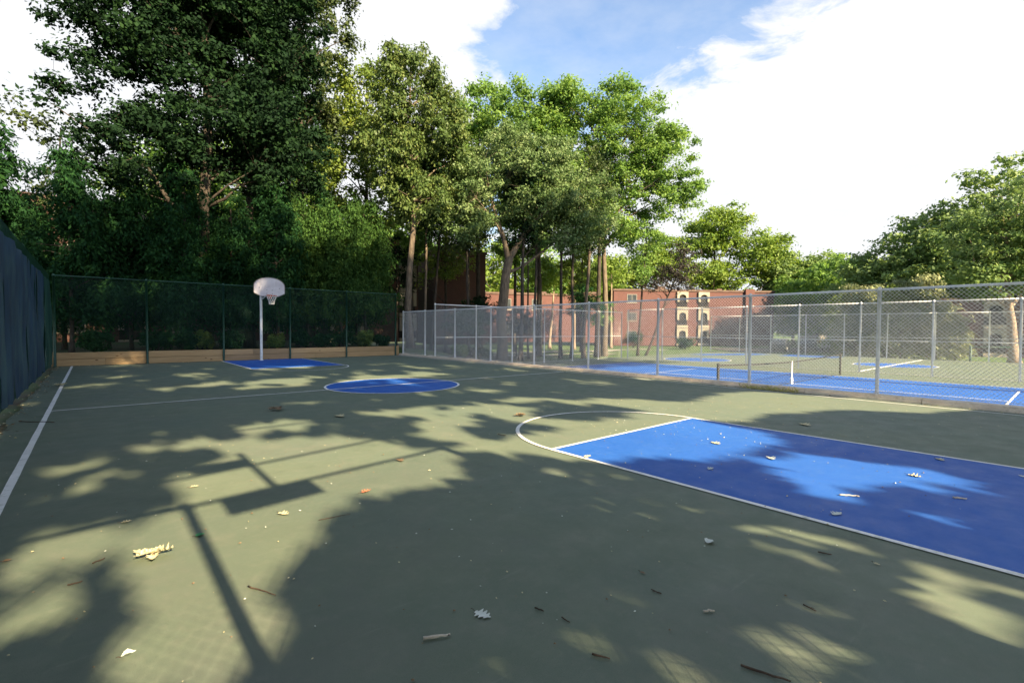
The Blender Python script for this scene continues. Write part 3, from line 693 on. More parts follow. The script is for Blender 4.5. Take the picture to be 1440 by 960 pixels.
for src, x, y, s_, lb in ((mt, 14.2, 24.5, .78, 'green crown filling the space behind the olive tree'), (tt, 18.6, 26, .82, 'leafy crown behind the brown brick wall and forked tree'), (mt, 25.5, 24, .80, 'green crown behind the left of the twin dark trunks'), (tt, 31.5, 20.5, .74, 'green crown behind the tallest bright tree'), (mt, 6.2, 25.5, .74, 'green crown low behind the open oak')):
    dup(src, x, y, x, lb, s_, name='leafy_tree')
# forked tree by the tennis court
tree('forked_tree', 'stout tree by the fence whose pale trunk forks wide into a grey green crown', 'tree', 15.9, 14.4, 18,
     [(3.2, -1.2, 12.8, 4.6, 3.2, 3.6), (-1.6, .5, 12.2, 2.8, 2.4, 3.0), (6.4, -2.8, 11.8, 2.6, 2, 2.6), (1.5, 0, 15.4, 3.0, 2.6, 1.9), (-2.6, .6, 10.0, 2.0, 1.8, 1.6), (4.4, -1.6, 9.6, 2.6, 2, 1.5)], LM['silver'], ncl=620, lpc=125, ls=.175, cr=.62, tr=.3, bark=m_bark, seed=33, nlimb=40, gap=.04, limb0=.4, shell=3,
     stems=[([(0, 0, 0), (.02, 0, 1.4), (-.12, 0, 3.2), (.12, 0, 4.8), (.30, 0, 6.3), (.55, -.1, 7.6)], .40, .30), ([(.5, -.1, 7.4), (1.5, -.5, 9.2), (2.9, -1.1, 11), (4.0, -1.6, 13.2)], .24, .05), ([(.45, -.1, 7.3), (.1, 0, 8.8), (-.6, .3, 11), (-1.2, .6, 13.2)], .22, .05), ([(.3, 0, 6.4), (1.5, -.3, 6.9), (3.6, -1.2, 8.6), (5.6, -2.4, 10.8)], .13, .03)])
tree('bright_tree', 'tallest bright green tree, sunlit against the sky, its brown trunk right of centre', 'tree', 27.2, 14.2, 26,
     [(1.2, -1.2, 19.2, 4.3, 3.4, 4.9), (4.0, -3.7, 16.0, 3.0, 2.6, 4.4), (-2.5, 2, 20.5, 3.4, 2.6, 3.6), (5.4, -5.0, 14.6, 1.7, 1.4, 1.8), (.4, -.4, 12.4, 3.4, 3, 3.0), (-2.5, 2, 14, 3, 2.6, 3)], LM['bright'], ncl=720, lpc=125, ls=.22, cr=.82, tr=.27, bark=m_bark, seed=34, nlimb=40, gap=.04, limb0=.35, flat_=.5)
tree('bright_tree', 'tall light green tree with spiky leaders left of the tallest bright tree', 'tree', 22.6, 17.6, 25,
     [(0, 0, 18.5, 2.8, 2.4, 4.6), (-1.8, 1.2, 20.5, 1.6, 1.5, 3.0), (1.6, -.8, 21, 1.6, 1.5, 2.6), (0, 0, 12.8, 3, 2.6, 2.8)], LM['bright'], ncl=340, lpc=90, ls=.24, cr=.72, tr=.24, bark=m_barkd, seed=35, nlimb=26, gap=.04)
# slim trunks of the grove
slim = [(11.2, 17.3, 17, 'barely leaning thin dark trunk right of the olive tree', .11, (.3, 0)), (12.6, 18.8, 18, 'crooked dark trunk before the brown brick end wall', .13, (1.0, -.6)), (14.4, 16.6, 16, 'thin dark trunk over the right half of the brown wall', .12, (.1, 0)),
        (17.3, 14.0, 17, 'dark trunk touching the forked tree on its right', .17, (.3, -.2)), (18.6, 13.9, 17, 'straight dark trunk just right of the forked tree', .12, (.2, 0)), (19.4, 15.4, 17, 'very thin trunk between the forked tree and the twin trunks', .08, (-.2, 0)),
        (21.8, 14.2, 18, 'left one of the twin dark trunks', .15, (0, 0)), (22.6, 13.8, 18, 'right one of the twin dark trunks', .14, (.1, 0)), (23.4, 13.2, 18, 'paler brown trunk beside the twin dark trunks', .17, (.5, -.4)),
        (25.6, 13.6, 19, 'thick shaded trunk between the twin trunks and the brown trunk', .24, (.2, -.1)), (30.5, 13.0, 14, 'slender trunk right of the brown trunk, half hidden by foliage', .12, (.6, -.4)), (16.6, 19.5, 18, 'distant slim trunk behind the forked tree', .12, (0, 0))]
for i, (x, y, h, lb, t_, ln) in enumerate(slim):
    tree('slim_tree', lb, 'tree', x, y, h, [(ln[0], ln[1], h*.78, 2.1, 1.9, h*.17), (ln[0]*.6, ln[1]*.6, h*.55, 1.5, 1.4, h*.09)], [D, LM['bright'], LM['oak']][i % 3], ncl=70, lpc=75, ls=.2, cr=.75, tr=t_, bark=m_bark if i in (0, 8) else m_barkd, lean=ln, seed=40+i, nlimb=10, gap=.1, limb0=.45, group='slim trees of the grove', twigs=.3)
tree('leaning_tree', 'dark purple leaved small tree leaning right above the brick building corner', 'tree', 30.5, 9.9+2.3, 11,
     [(2.4, -2.0, 8.0, 2.2, 1.8, 2.2), (.8, -.8, 6.6, 1.6, 1.4, 1.2)], LM['purple'], ncl=70, lpc=50, ls=.17, cr=.6, tr=.11, bark=m_barkd, lean=(2.6, -2.2), seed=60, nlimb=24, gap=0, limb0=.3)
# understory
us = [(13.6, 15.4, 3.6, 'low dark maple in front of the brown brick wall', 'hemlock'), (16.4, 17.4, 5.2, 'shaded young tree left of the forked trunk', 'dark'), (25.0, 14.6, 6.2, 'leafy green understory tree below the thick trunk', 'hemlock'), (27.8, 15.4, 5.6, 'green sapling at the foot of the brown trunk', 'bright'), (20.6, 18.2, 4.2, 'low shaded bush at the back of the grove', 'dark'), (11.8, 22.5, 9.6, 'dark bushy tree beside the cream balconies', 'dark')]
for i, (x, y, h, lb, mm) in enumerate(us):
    tree('young_tree', lb, 'tree', x, y, h, [(0, 0, h*.72, 1.6, 1.5, h*.28)], LM[mm], ncl=46, lpc=75, ls=.17, cr=.6, tr=.06, bark=m_barkd, seed=70+i, nlimb=8, flat_=.4, limb0=.15, gap=.3, group='understory trees')
# sunlit trees seen through the grove
bg = [(33, 52, 17, 'sunlit tree glimpsed left of the forked trunk'), (41, 47, 18, 'sunlit tree glimpsed through the middle of the grove'), (48, 43, 16, 'sunlit tree glimpsed right of the twin trunks'), (26, 55, 20, 'pale green tree glimpsed above the brown brick wall'), (55, 38, 15, 'sunlit tree behind the small orange end wall'), (10, 48, 22, 'yellow green tree lighting the gap between dark trunks'), (18, 50, 20, 'bright tree showing over the roof behind the olive tree')]
dt = []
for i, (x, y, h, lb) in enumerate(bg):
    if i < 3: dt.append(tree('distant_tree', lb, 'tree', x, y, 17, [(0, 0, 10.5, 5.5, 5, 5.8), (1.5, -1, 7, 4.8, 4.4, 3.6)], LM['lime' if i % 2 else 'bright'], ncl=220, lpc=60, ls=.45, cr=1.3, tr=.3, bark=m_bark, seed=80+i, nlimb=10, gap=.12, group='sunlit trees beyond the grove', twigs=.1))
    else: dup(dt[i % 3], x, y, i*1.1, lb, h/17)
for i, (x, y, h, lb) in enumerate([(2, 47, 23, 'tree over the roof behind the second dark trunk'), (62, 46, 14, 'tree behind the orange end wall and the leaning tree'), (84, 34, 13, 'tree behind the right end of the long brick building'), (104, 22, 15, 'tree behind the cream house'), (110, 12, 14, 'tree to the right of the cream house'), (100, 30, 14, 'tree to the left of the cream house'), (116, -2, 13, 'tree at the back of the car park')]): dup(dt[i % 3], x, y, i*.9+.4, 'far '+lb, h/17)
# pale trunks on the lawn
for i, (x, y, h, lb) in enumerate([(31.5, 26.5, 9, 'leftmost of the sunlit pale trunks on the lawn'), (34.0, 27.6, 9.5, 'sunlit pale trunk leaning to the right on the lawn'), (36.5, 26, 9, 'third sunlit pale trunk on the lawn'), (41.5, 24.5, 10, 'pale trunk at the right end of the lawn')]):
    tree('lawn_tree', lb, 'tree', x, y, h, [(0, 0, h*.95, 2.6, 2.2, 2.0)], LM['lime'], ncl=60, lpc=45, ls=.3, cr=.8, tr=.19, bark=m_barkl, lean=(.5*(i == 1), -.3*(i == 1)), seed=90+i, nlimb=9, gap=.1, limb0=.5, group='pale trunks on the lawn', twigs=.2)
# big trees over the brick building
tree('spreading_tree', 'broad sunlit tree in layered pads over the long brick building', 'tree', 77, 29.5, 25,
     [(0, 0, 19.4, 5.6, 4.8, 4.6), (-6.8, 5.5, 14.8, 5.8, 4.8, 4.2), (5.8, -5.8, 15.6, 5.6, 4.8, 4.2), (-11.8, 9.5, 11.2, 5.8, 4.6, 3.6), (11.4, -10.4, 11.6, 5, 4.4, 3.6), (2, -2, 22.5, 4.0, 3.6, 2.2), (0, 0, 11.5, 7, 5, 3)], LM['lime'], ncl=900, lpc=62, ls=.46, cr=1.7, flat_=.40, tr=.4, bark=m_barkd, seed=100, nlimb=44, gap=-.03, limb0=.2)
tree('spreading_tree', 'darker rounded tree sloping down right of the layered tree', 'tree', 91, 17.4, 17,
     [(0, 0, 11.6, 6.2, 5.4, 5.2), (5, -5, 8.8, 5.2, 4.4, 3.8), (-5, 4.4, 11.8, 5.2, 4.6, 4.6)], LM['rightoak'], ncl=260, lpc=62, ls=.5, cr=1.5, flat_=.45, tr=.3, bark=m_barkd, seed=101, nlimb=20, gap=.05)
rt_ = [(67.5, -7.5, 21.4, 7.6, 'rightoak', 'largest oak rising to the right edge of the picture', .42), (67.0, -1.6, 16.8, 6.6, 'rightoak', 'rounded oak stepping down left of the largest oak', .36), (71.5, -6.0, 14.5, 5.6, 'rightoak', 'lower spreading oak beside the largest oak', .32),
       (66, 3.6, 12.8, 6.0, 'rightoak', 'green oak in the middle of the descending skyline', .3), (76, 11, 13.6, 6.0, 'bright', 'rounded tree left of the descending oaks', .3), (80, 17.5, 11.6, 5.2, 'bright', 'light green tree beside the open sky gap', .25)]
ro = []
for i, (x, y, h, w, mm, lb, t_) in enumerate(rt_):
    if i in (0, 1, 4): ro.append(tree('broadleaf_tree', lb, 'tree', x, y, h, [(0, 0, h*.70, w*.86, w*.8, h*.28), (-w*.4, w*.35, h*.47, w*.8, w*.7, h*.24), (w*.35, -w*.45, h*.5, w*.8, w*.7, h*.26), (-.5, .4, h*.30, w*1.0, w*.8, h*.17)], LM[mm], ncl=620 if i < 2 else 340, lpc=66, ls=.42 if i < 2 else .46, cr=1.15 if i < 3 else 1.3, flat_=.5, tr=t_, bark=m_barkd, seed=110+i, nlimb=26, gap=.16, shell=2, group='wooded skyline at the right', twigs=.2))
    else: dup(ro[1] if i < 5 else ro[2], x, y, 2.1*i, lb, h/(16.8 if i < 5 else 13.6))
dup(ro[2], 88, 13, 3.3, 'far pale green tree peeping over the rounded tree', 1.1)
dup(ro[1], 66.0, -14.5, 4.0, 'oak at the right edge, just outside the largest oak', 1.0)
tree('leaning_oak', 'oak with a pinkish leaning trunk at the right edge behind the far fence', 'tree', 46.6, -9.6, 12,
     [(-.6, .3, 10.2, 4.2, 3.6, 3.8), (1.8, -1.8, 9, 4, 3, 3.8), (-1.5, 1.5, 7.0, 3.4, 2.4, 2.0)], LM['rightoak'], ncl=420, lpc=95, ls=.24, cr=.85, flat_=.45, tr=.34, bark=m_barkl, lean=(-1.1, .8), seed=120, nlimb=22, gap=.05, limb0=.45)
# pines behind the far fence
pn = [(50.5, 1.6, 6.8), (52.0, -.4, 7.6), (49.0, -2.2, 5.2), (53.0, -3.4, 8.4), (49.5, -4.6, 5.6), (56.5, 4.2, 7.2), (57, 1.6, 8.0), (48.6, -6.0, 4.2)]
pl = ['tallest one behind the net strap', 'one right of the parked cars', 'low full pine near the white post of the front fence', 'tall pine behind the tan pine', 'tan green pine in front of the salmon wall', 'pine behind the dark parked cars', 'pine at the back between the cars and the van', 'lowest bushy pine near the green frame']
pp = []
for i, (x, y, h) in enumerate(pn):
    if i < 3: pp.append(tree('pine_tree', 'pale pine, '+pl[i], 'pine', x, y, 7.6, [(0, 0, 2.0, 2.2, 2.0, 1.5), (0, 0, 4.0, 1.8, 1.7, 1.9), (0, 0, 6.0, 1.1, 1.1, 1.5)], LM['pine' if i != 1 else 'yellow'], ncl=120, lpc=70, ls=.32, cr=.85, flat_=.3, tr=.12, bark=m_bark, seed=130+i, nlimb=10, gap=.3, limb0=.1, upn=.5, droop=True, aspect=.4, group='pale pines beyond the far fence'))
    else: dup(pp[[0, 2, 1][i % 3]], x, y, i*1.7, 'pale pine, '+pl[i], h/7.6)
# shrubs
def shrub(x, y, w, h, mm, label, seed, name='shrub', cat='shrub', group=None, ls=.13, n=26):
    z0 = float(terr(x, y)); root = empty(name, (x, y, z0-.02), label, cat, group); g = np.random.default_rng(seed)
    k = n*70; idx = np.repeat(np.arange(n), 70); c = g.normal(size=(n, 3)); c /= np.linalg.norm(c, axis=1, keepdims=True); c *= (g.random(n)**.4)[:, None]
    c = c*np.array([w*.38, w*.38, h*.34])+np.array([0, 0, h*.5]); o = g.normal(size=(k, 3)); o /= np.linalg.norm(o, axis=1, keepdims=True); o *= (g.random(k)**.5)[:, None]*w*.17
    P_ = c[idx]+o; P_[:, 2] = np.abs(P_[:, 2]); link('foliage', leaf_mesh('foliage', P_, o/w*3+np.array([0, 0, .7])+g.normal(size=o.shape)*.5, ls, g.random(n)[idx], LM[mm], .6, seed), root)
    mb = MB()
    for q in c[::3]: mb.tube([(0, 0, 0), (q[0]*.4, q[1]*.4, q[2]*.6), tuple(q)], [.02, .012, .005], 4, False)
    mb.build('stem', m_barkd, root); return root
rs = random.Random(11)
spots = [(-6.4, 15.2), (-4.2, 15.6), (-3.2, 15.0), (-2.3, 15.9), (-1.2, 15.2), (.9, 15.1), (2.2, 15.6), (3.4, 15.1), (4.7, 15.5), (5.9, 15.2), (7.0, 15.3)]
where = ['at the left end', 'left of the second green post', 'right of the second green post', 'between the second and third green posts', 'left of the hoop pole', 'right of the hoop pole', 'left of the fourth green post', 'right of the fourth green post', 'left of the fifth green post', 'yellow tipped, right of the fifth green post', 'at the right end']
for i, (x, y) in enumerate(spots):
    shrub(x, y, rs.uniform(1.2, 1.7), rs.uniform(.9, 1.35), 'yellow' if i in (3, 5, 9) else 'hemlock', 'waist high shrub behind the board wall, '+where[i], 200+i, group='shrubs behind the board wall')
for i, (x, y, w, h, mm, lb) in enumerate([(12.4, 14.6, 1.6, .9, 'yellow', 'yellow green shrub under the cream balconies'), (13.8, 14.0, 1.5, .8, 'hemlock', 'low green shrub beside the brown brick wall'), (15.0, 16.2, 2, 1, 'dark', 'dark shrub left of the forked trunk'), (47.5, 25.5, 3.4, 2.4, 'hemlock', 'rounded dark bush against the long brick building'), (50, 19.5, 3, 1.8, 'hemlock', 'wide bush before the windows of the long brick building'), (60, 5.4, 2.2, 1.2, 'yellow', 'yellowish shrub between the parked cars'), (62.5, 3.2, 2, 1.1, 'yellow', 'yellowish shrub beside the white van')]):
    shrub(x, y, w, h, mm, lb, 230+i, ls=.2)

# ------------------------------------------------------------------ tall unseen trees behind the camera, crowns carved to throw the LIT patches
LIT = [
([(-5.71, 2.2), (-5.06, 3.14), (-3.23, 3.98), (-1.45, 3.7), (0.65, 3.01), (2.88, 3.04), (3.24, 1.7), (0.06, 1.72), (-1.61, 1.3), (-3.39, 1.45), (-4.79, 1.48), (-5.62, 1.49)] , 1 ),
([(-7.38, 5.77), (-6.49, 5.3), (-5.45, 4.27), (-5.66, 3.22), (-6.9, 4.01)] , 0.7 ),
([(-5.5, -3.64), (-4.74, -3.76), (-3.94, -3.62), (-2.98, -3.75), (-1.86, -3.83), (-0.44, -3.74), (1.32, -4.13), (1.78, -5.09), (3.0, -5.76), (3.45, -6.96), (5.62, -6.7), (6.8, -7.08), (7.2, -8.93), (7.39, -10.49), (7.45, -11.5), (6.05, -10.7), (4.99, -9.53), (3.24, -8.85), (2.38, -8.89), (1.93, -8.53), (1.68, -8.32), (1.58, -9.4), (1.23, -9.94), (0.15, -9.7), (-0.61, -9.69), (-0.95, -9.49), (-1.14, -9.11), (-1.51, -9.16), (-1.78, -8.94), (-2.0, -8.32), (-2.43, -7.97), (-2.84, -7.45), (-3.3, -7.34), (-4.03, -7.28), (-4.66, -7.22), (-5.27, -7.1), (-5.75, -6.99), (-5.87, -6.45), (-5.49, -6.07), (-5.13, -5.75), (-5.27, -5.16), (-5.71, -4.9), (-5.33, -4.46)] , 1 ),
([(2.44, -9.11), (2.75, -9.84), (2.95, -10.44), (2.08, -10.51), (1.94, -9.89), (1.96, -9.35)] , 0.6 ),
([(-0.05, -10.15), (0.42, -10.31), (0.73, -11.0), (0.51, -11.39), (-0.25, -11.41), (-0.61, -11.32), (-1.07, -11.14), (-1.1, -10.9), (-0.85, -10.61)] , 1 ),
([(0.67, -11.23), (0.95, -11.57), (0.8, -11.81), (0.2, -12.07), (-0.08, -11.89), (-0.05, -11.64), (0.05, -11.42)] , 0.9 ),
([(-2.47, -10.82), (-2.3, -11.14), (-2.33, -11.45), (-2.6, -11.62), (-2.82, -11.53), (-2.86, -11.35), (-2.81, -11.14)] , 0.6 ),
([(-2.22, -11.93), (-2.07, -12.22), (-2.39, -12.41), (-2.89, -12.38), (-2.91, -12.2), (-2.84, -11.98)] , 1 ),
([(-2.79, -9.91), (-2.3, -10.41), (-2.6, -10.55), (-3.01, -10.53), (-3.29, -10.39), (-3.26, -10.19)] , 0.4 ),
([(-2.54, -8.1), (-1.85, -8.66), (-1.93, -9.01), (-2.41, -9.15), (-2.97, -9.16), (-3.39, -9.09)] , 0.6 ),
([(-6.53, -7.55), (-5.98, -7.57), (-5.05, -7.57), (-4.3, -7.52), (-3.5, -7.51), (-3.8, -8.32), (-4.21, -8.32), (-4.67, -8.15), (-4.96, -8.48), (-5.2, -8.84), (-5.41, -9.18), (-5.59, -9.34), (-5.69, -9.48), (-5.68, -9.73), (-5.61, -10.05), (-5.8, -10.11), (-5.98, -10.11), (-6.12, -10.09), (-6.32, -9.95), (-6.44, -9.66), (-6.35, -9.5), (-6.22, -9.36), (-6.1, -9.29), (-6.17, -8.97), (-6.18, -8.67), (-6.3, -8.37), (-6.51, -8.2), (-6.65, -7.74)] , 0.93 ),
([(-7.14, -8.04), (-6.96, -7.95), (-6.79, -7.89), (-6.57, -8.01), (-6.34, -8.27), (-6.31, -8.56), (-6.42, -8.81), (-6.65, -9.02), (-6.85, -9.09), (-6.99, -9.13)] , 0.86 ),
([(-6.02, -7.49), (-5.88, -7.14), (-5.39, -7.06), (-4.91, -7.08), (-4.31, -6.92), (-2.88, -7.01), (-2.88, -7.6), (-3.39, -8.17), (-3.92, -8.37), (-4.51, -8.33), (-4.93, -8.4), (-5.33, -8.56), (-5.93, -8.05)] , 1 ),
([(-7.43, -3.24), (-7.26, -3.33), (-7.06, -3.69), (-7.38, -3.76)] , 0.7 ),
([(-4.4, -8.1), (-3.86, -8.27), (-4.13, -8.6), (-4.43, -8.47)] , 0.3 ),
([(-0.9, 9.2), (0.62, 8.58), (-0.1, 7.25), (-0.97, 7.9)] , 1 ),
([(1.91, 4.53), (3.8, 3.52), (2.94, 2.63), (1.58, 3.3)] , 0.8 ),
]
def in_poly(px, py, poly):
    c = np.zeros(len(px), bool); n = len(poly)
    for i in range(n):
        x0, y0 = poly[i]; x1, y1 = poly[i-1]
        if y0 == y1: continue
        t = (y0 > py) != (y1 > py); c ^= t & (px < (x1-x0)*(py-y0)/(y1-y0)+x0)
    return c
def shade_grove():
    g = np.random.default_rng(99)
    cot = 1/math.tan(ELEV); az = math.tan(SUN_AZ-math.pi)       # shadow runs along +y with a hair of +x
    T = [(-16.0, -21.5, 27, 0), (-12.0, -19.5, 29, 0), (-9.6, -23.0, 29, 1.6), (-7.45, -20.0, 29, 4.3), (7.5, -23.5, 28, -4.6), (7.9, -20.5, 27, -1.0), (13.0, -22.0, 28, 0), (19.5, -21.0, 28, 0)]
    words = ['leftmost', 'second', 'third', 'fourth', 'fifth', 'sixth', 'seventh', 'last']
    per = 24000
    for k, (x0, y0, H, ox) in enumerate(T):
        root = empty('tulip_tree', (x0, y0, 0), 'very tall shade tree behind the near end fence, %s from the left of its row' % words[k], 'tree', 'tall shade trees behind the near end fence')
        # clumps
        n = 1500; cx = ox+g.normal(0, 2.3, n).clip(-4.8, 4.8); cy = g.normal(0, 1.9, n).clip(-3.4, 3.4); r_ = g.uniform(.3, .9, n)
        cz = (g.uniform(-13.4, 33, n)-(y0+cy))/cot; ok = (cz > 2.3) & (cz < H); cx, cy, cz, r_ = cx[ok], cy[ok], cz[ok], r_[ok]; n = len(cx)
        idx = g.integers(0, n, per*2); o = g.normal(size=(per*2, 3)); o /= np.linalg.norm(o, axis=1, keepdims=True); o *= (g.random(per*2)**.5*r_[idx])[:, None]
        p = np.stack([cx, cy, cz], 1)[idx]+o*np.array([1, 1, .7]); wx, wy, wz = p[:, 0]+x0, p[:, 1]+y0, p[:, 2]
        gx = wx+wz*cot*az; gy = wy+wz*cot
        lit = np.zeros(len(gx))
        for poly, w in LIT:
            hit = np.zeros(len(gx), bool)
            for ex, ey in ((0, 0), (.13, 0), (-.13, 0), (0, .16), (0, -.16), (.09, .1), (-.09, -.1)): hit |= in_poly(gx+ex, gy+ey, poly)
            lit = np.maximum(lit, hit*(1. if w > .95 else w*1.08))
        # sun flecks on the rest: elongated noise gaps, more toward the middle of the court
        fl = np.array([noise.noise((a*.75, b*.55, 3.3)) + .5*noise.noise((a*2.1, b*1.5, 7.7)) for a, b in zip(gx, gy)])
        gate = np.where((gy > -4) & (gy < 9) & (gx > -6.5), .14, np.where((gx < -2.5) & (gy > -9), .36, 1.5))
        lit = np.maximum(lit, (fl > gate)*.92)
        f2 = np.array([noise.noise((a*.9, b*.75, 11.3))+.6*noise.noise((a*2.4, b*1.9, 1.7)) for a, b in zip(gx, gy)])
        lit = np.where((gx < 2.5) & (gy > -7) & (f2 > .22), lit*.25, lit)
        lit = np.maximum(lit, np.clip((fl-.02)*2.2, 0, .55))
        # tennis side mostly open sun
        open_ = (gx > 7.3+0*gy) & (gy < 4); lit = np.maximum(lit, open_*1.0)
        open2 = (gx > 13) & (gy < 5); lit = np.maximum(lit, open2*.9)
        keep = (g.random(len(gx)) > lit) & (wz > 1.6) & (gy > -13.4)
        keep &= wz < H
        p = p[keep][:per]; ci = idx[keep][:per]
        link('crown', leaf_mesh('crown', p, g.normal(size=p.shape)+np.array([0, -.9, .7]), .37, g.random(n)[ci], LM['oak'], .8, 300+k), root)
        mb = MB(); pts = [(0, 0, -.1)]+[(.04*noise.noise((k, z*.2, 0)), .25*noise.noise((k, z*.2, 5)), z) for z in range(2, H, 3)]; 
        # trunk stands aside so its own shadow falls off the lit patches
        mb.tube(pts, [.30*(1-i/(len(pts)+1)) for i in range(len(pts))], 9)
        for c in np.stack([cx, cy, cz], 1)[::22]:
            zz = max(3., c[2]-math.hypot(c[0], c[1])*.8); q = np.linspace(0, 1, 14)[:, None]; sg_ = np.array([0, 0, zz])*(1-q)+c*q
            if any(in_poly(sg_[:, 0]+x0+.1, sg_[:, 1]+y0+sg_[:, 2]*cot, poly).any() for poly, w in LIT): continue
            mb.tube([(0, 0, zz), (c[0]*.5, c[1]*.5, (zz+c[2])/2+.2), tuple(c)], [.04, .026, .01], 5, False)
        mb.build('trunk', m_bark, root, True)
shade_grove()

# ------------------------------------------------------------------ buildings
def arch_panel(mb, x, z, w, h, y0, y1):
    """cream panel with an arched opening; the panel stands between y0 (front) and y1"""
    n = 10; aw = w*.62; ah = h*.74; r_ = aw/2; zc = z+ah-r_*.7
    arc = [(x+w/2-aw/2, z+.02)]+[(x+w/2-r_*math.cos(math.pi*i/n), zc+r_*.7*math.sin(math.pi*i/n)) for i in range(n+1)]+[(x+w/2+aw/2, z+.02)]
    top = [(x, z+.02)]+[(x+w*i/n, z+h) for i in range(n+1)]+[(x+w, z+.02)]
    for i in range(len(arc)-1):
        a, b, c, d = arc[i], arc[i+1], top[i+1], top[i]
        mb.quad((a[0], y0, a[1]), (b[0], y0, b[1]), (c[0], y0, c[1]), (d[0], y0, d[1]))
        mb.quad((a[0], y0, a[1]), (a[0], y1, a[1]), (b[0], y1, b[1]), (b[0], y0, b[1]))
    for i in range(len(top)-1):
        a, b = top[i], top[i+1]; mb.quad((a[0], y0, a[1]), (b[0], y0, b[1]), (b[0], y1, b[1]), (a[0], y1, a[1]))
def window(par, x, z, w, h, y=-.0, label=None):
    f = MB(); t = .07
    f.box(x, x+w, y-.05, y+.02, z, z+t).box(x, x+w, y-.05, y+.02, z+h-t, z+h).box(x, x+t, y-.048, y+.02, z+t, z+h-t).box(x+w-t, x+w, y-.048, y+.02, z+t, z+h-t).box(x+w/2-.025, x+w/2+.025, y-.045, y+.02, z+t, z+h-t)
    o = f.build('window', m_frame, par); MB().box(x+t, x+w-t, y-.02, y-.012, z+t, z+h-t).build('pane', m_glass, o); MB().bevbox(x-.06, x+w+.06, y-.10, y+.01, z-.09, z-.003, .01).build('sill', m_cream, o)
def building(label, a, b, H, depth, brick, storeys, stacks, wins, zb, cat='building', name='apartment_building', para=.0, panels=()):
    a, b = Vector(a), Vector(b); d = b-a; L_ = d.length; ang = math.atan2(d.y, d.x)
    root = empty(name, (a.x, a.y, zb), label, cat, rz=ang); sh = H/storeys
    MB().box(0, L_, 0, depth, 0, H).build('wall', brick, root)
    rf = MB().box(-.12, L_+.12, -.12, depth+.12, H+.002, H+.28).build('roof', m_roofe, root)
    MB().box(L_*.3, L_*.3+1.2, 2, 3, H+.283, H+.9).box(L_*.7, L_*.7+.8, 3, 3.8, H+.283, H+.75).build('roof_vent', m_roofe, rf)
    for x0, x1, pd in panels: MB().box(x0, x1, -pd, -.003, 0, H+.45).build('brick_pier', brick, root)
    for x in stacks:
        for k in range(storeys):
            z = k*sh; mb = MB(); arch_panel(mb, x, z+sh*.42, 1.7, sh*.56, -.30, -.01); mb.box(x, x+1.7, -.28, -.01, z+.02, z+sh*.14)
            p = mb.build('balcony_panel', m_cream, root); MB().box(x+.05, x+1.65, -.06, -.02, z+sh*.14, z+sh*.97).build('recess_shade_sheet', m_dark, p)  # dark sheet stands in for the shade inside the balcony
            mr = MB(); mr.box(x+.02, x+1.68, -.27, -.23, z+sh*.40, z+sh*.415)
            for i in range(9): mr.box(x+.1+i*.18, x+.12+i*.18, -.26, -.24, z+sh*.14, z+sh*.40)
            mr.build('railing', m_dark, p)
    for x in wins:
        for k in range(storeys): window(root, x, k*sh+sh*.36, 1.5, sh*.46)
    return root
building('long shade-darkened brick apartment block hidden behind the evergreens and dark trees', (-14.5, 31.6), (17.6, 29.4), 9.5, 11, m_brickd, 4, [9.4, 15.8, 22.4, 30.2], [6.2, 12.2, 18.6, 25.4], .35)
building('end wing of the shade-darkened brick block with a proud pier and blank brown walls', (19.0, 28.9), (24.3, 27.3), 9.2, 11, m_brickd, 4, [], [], .0, panels=[(.0, 1.9, .55)])
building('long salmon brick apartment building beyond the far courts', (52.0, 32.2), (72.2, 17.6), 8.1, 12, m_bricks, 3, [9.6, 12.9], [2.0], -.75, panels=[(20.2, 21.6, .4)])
building('small sunlit orange brick end wall left of the long brick building', (46.6, 33.4), (49.0, 32.4), 7.0, 9, m_bricks, 3, [], [], -.3)
building('brick block seen between the pale trunks of the lawn', (34, 40.5), (46, 34.6), 6.6, 10, m_bricks, 2, [], [2.5, 7], -.2)
building('salmon brick building with a tree shadow behind the conifers at the right', (58.6, -3.2), (61.8, -12.0), 5.5, 5, m_bricks, 2, [3.6], [6.4], -.85)
hs = empty('house', (95, 18.6, -.6), 'small cream gabled house far beyond the parked cars', 'house', rz=-.75)
MB().box(0, 7.5, 0, 6, 0, 3.6).build('wall', m_cream, hs)
rf = MB(); rf.v += [(-.4, -.4, 3.6), (7.9, -.4, 3.6), (7.9, 6.4, 3.6), (-.4, 6.4, 3.6), (-.4, 3, 5.4), (7.9, 3, 5.4)]; rf.f += [(0, 1, 5, 4), (2, 3, 4, 5), (0, 4, 3), (1, 2, 5)]; rf.build('roof', m_roofe, hs)
for x in (1.2, 4.8): window(hs, x, 1.2, 1.2, 1.3)
# lawn path and car park
def ground_strip(name, pts, w, m, lift=.02, label=None):
    mb = MB(); n = len(pts)
    P3 = [Vector(p) for p in pts]
    fine = []
    for a, b in zip(P3[:-1], P3[1:]):
        k = max(1, int((b-a).length/1.0)); fine += [a.lerp(b, i/k) for i in range(k)]
    fine.append(P3[-1])
    for a, b in zip(fine[:-1], fine[1:]):
        d = (b-a).normalized(); nn = Vector((-d.y, d.x))*w/2
        q = [a-nn, b-nn, b+nn, a+nn]; mb.quad(*[(p.x, p.y, float(terr(p.x, p.y))+lift) for p in q])
    mb.build(name, m, kind='structure', label=label)
ground_strip('path', [(20, 24), (28, 21.5), (36, 20.5), (46, 20)], 1.6, m_path, .07, 'pale concrete path across the shaded lawn')
ground_strip('path', [(18, 20.5), (24, 17.5), (31, 16.2)], 1.2, m_path, .07, 'short pale path near the fence')
ground_strip('car_park', [(52, 16), (60, 8), (70, -2)], 13, m_asphalt, .10, 'grey asphalt car park behind the far fence')
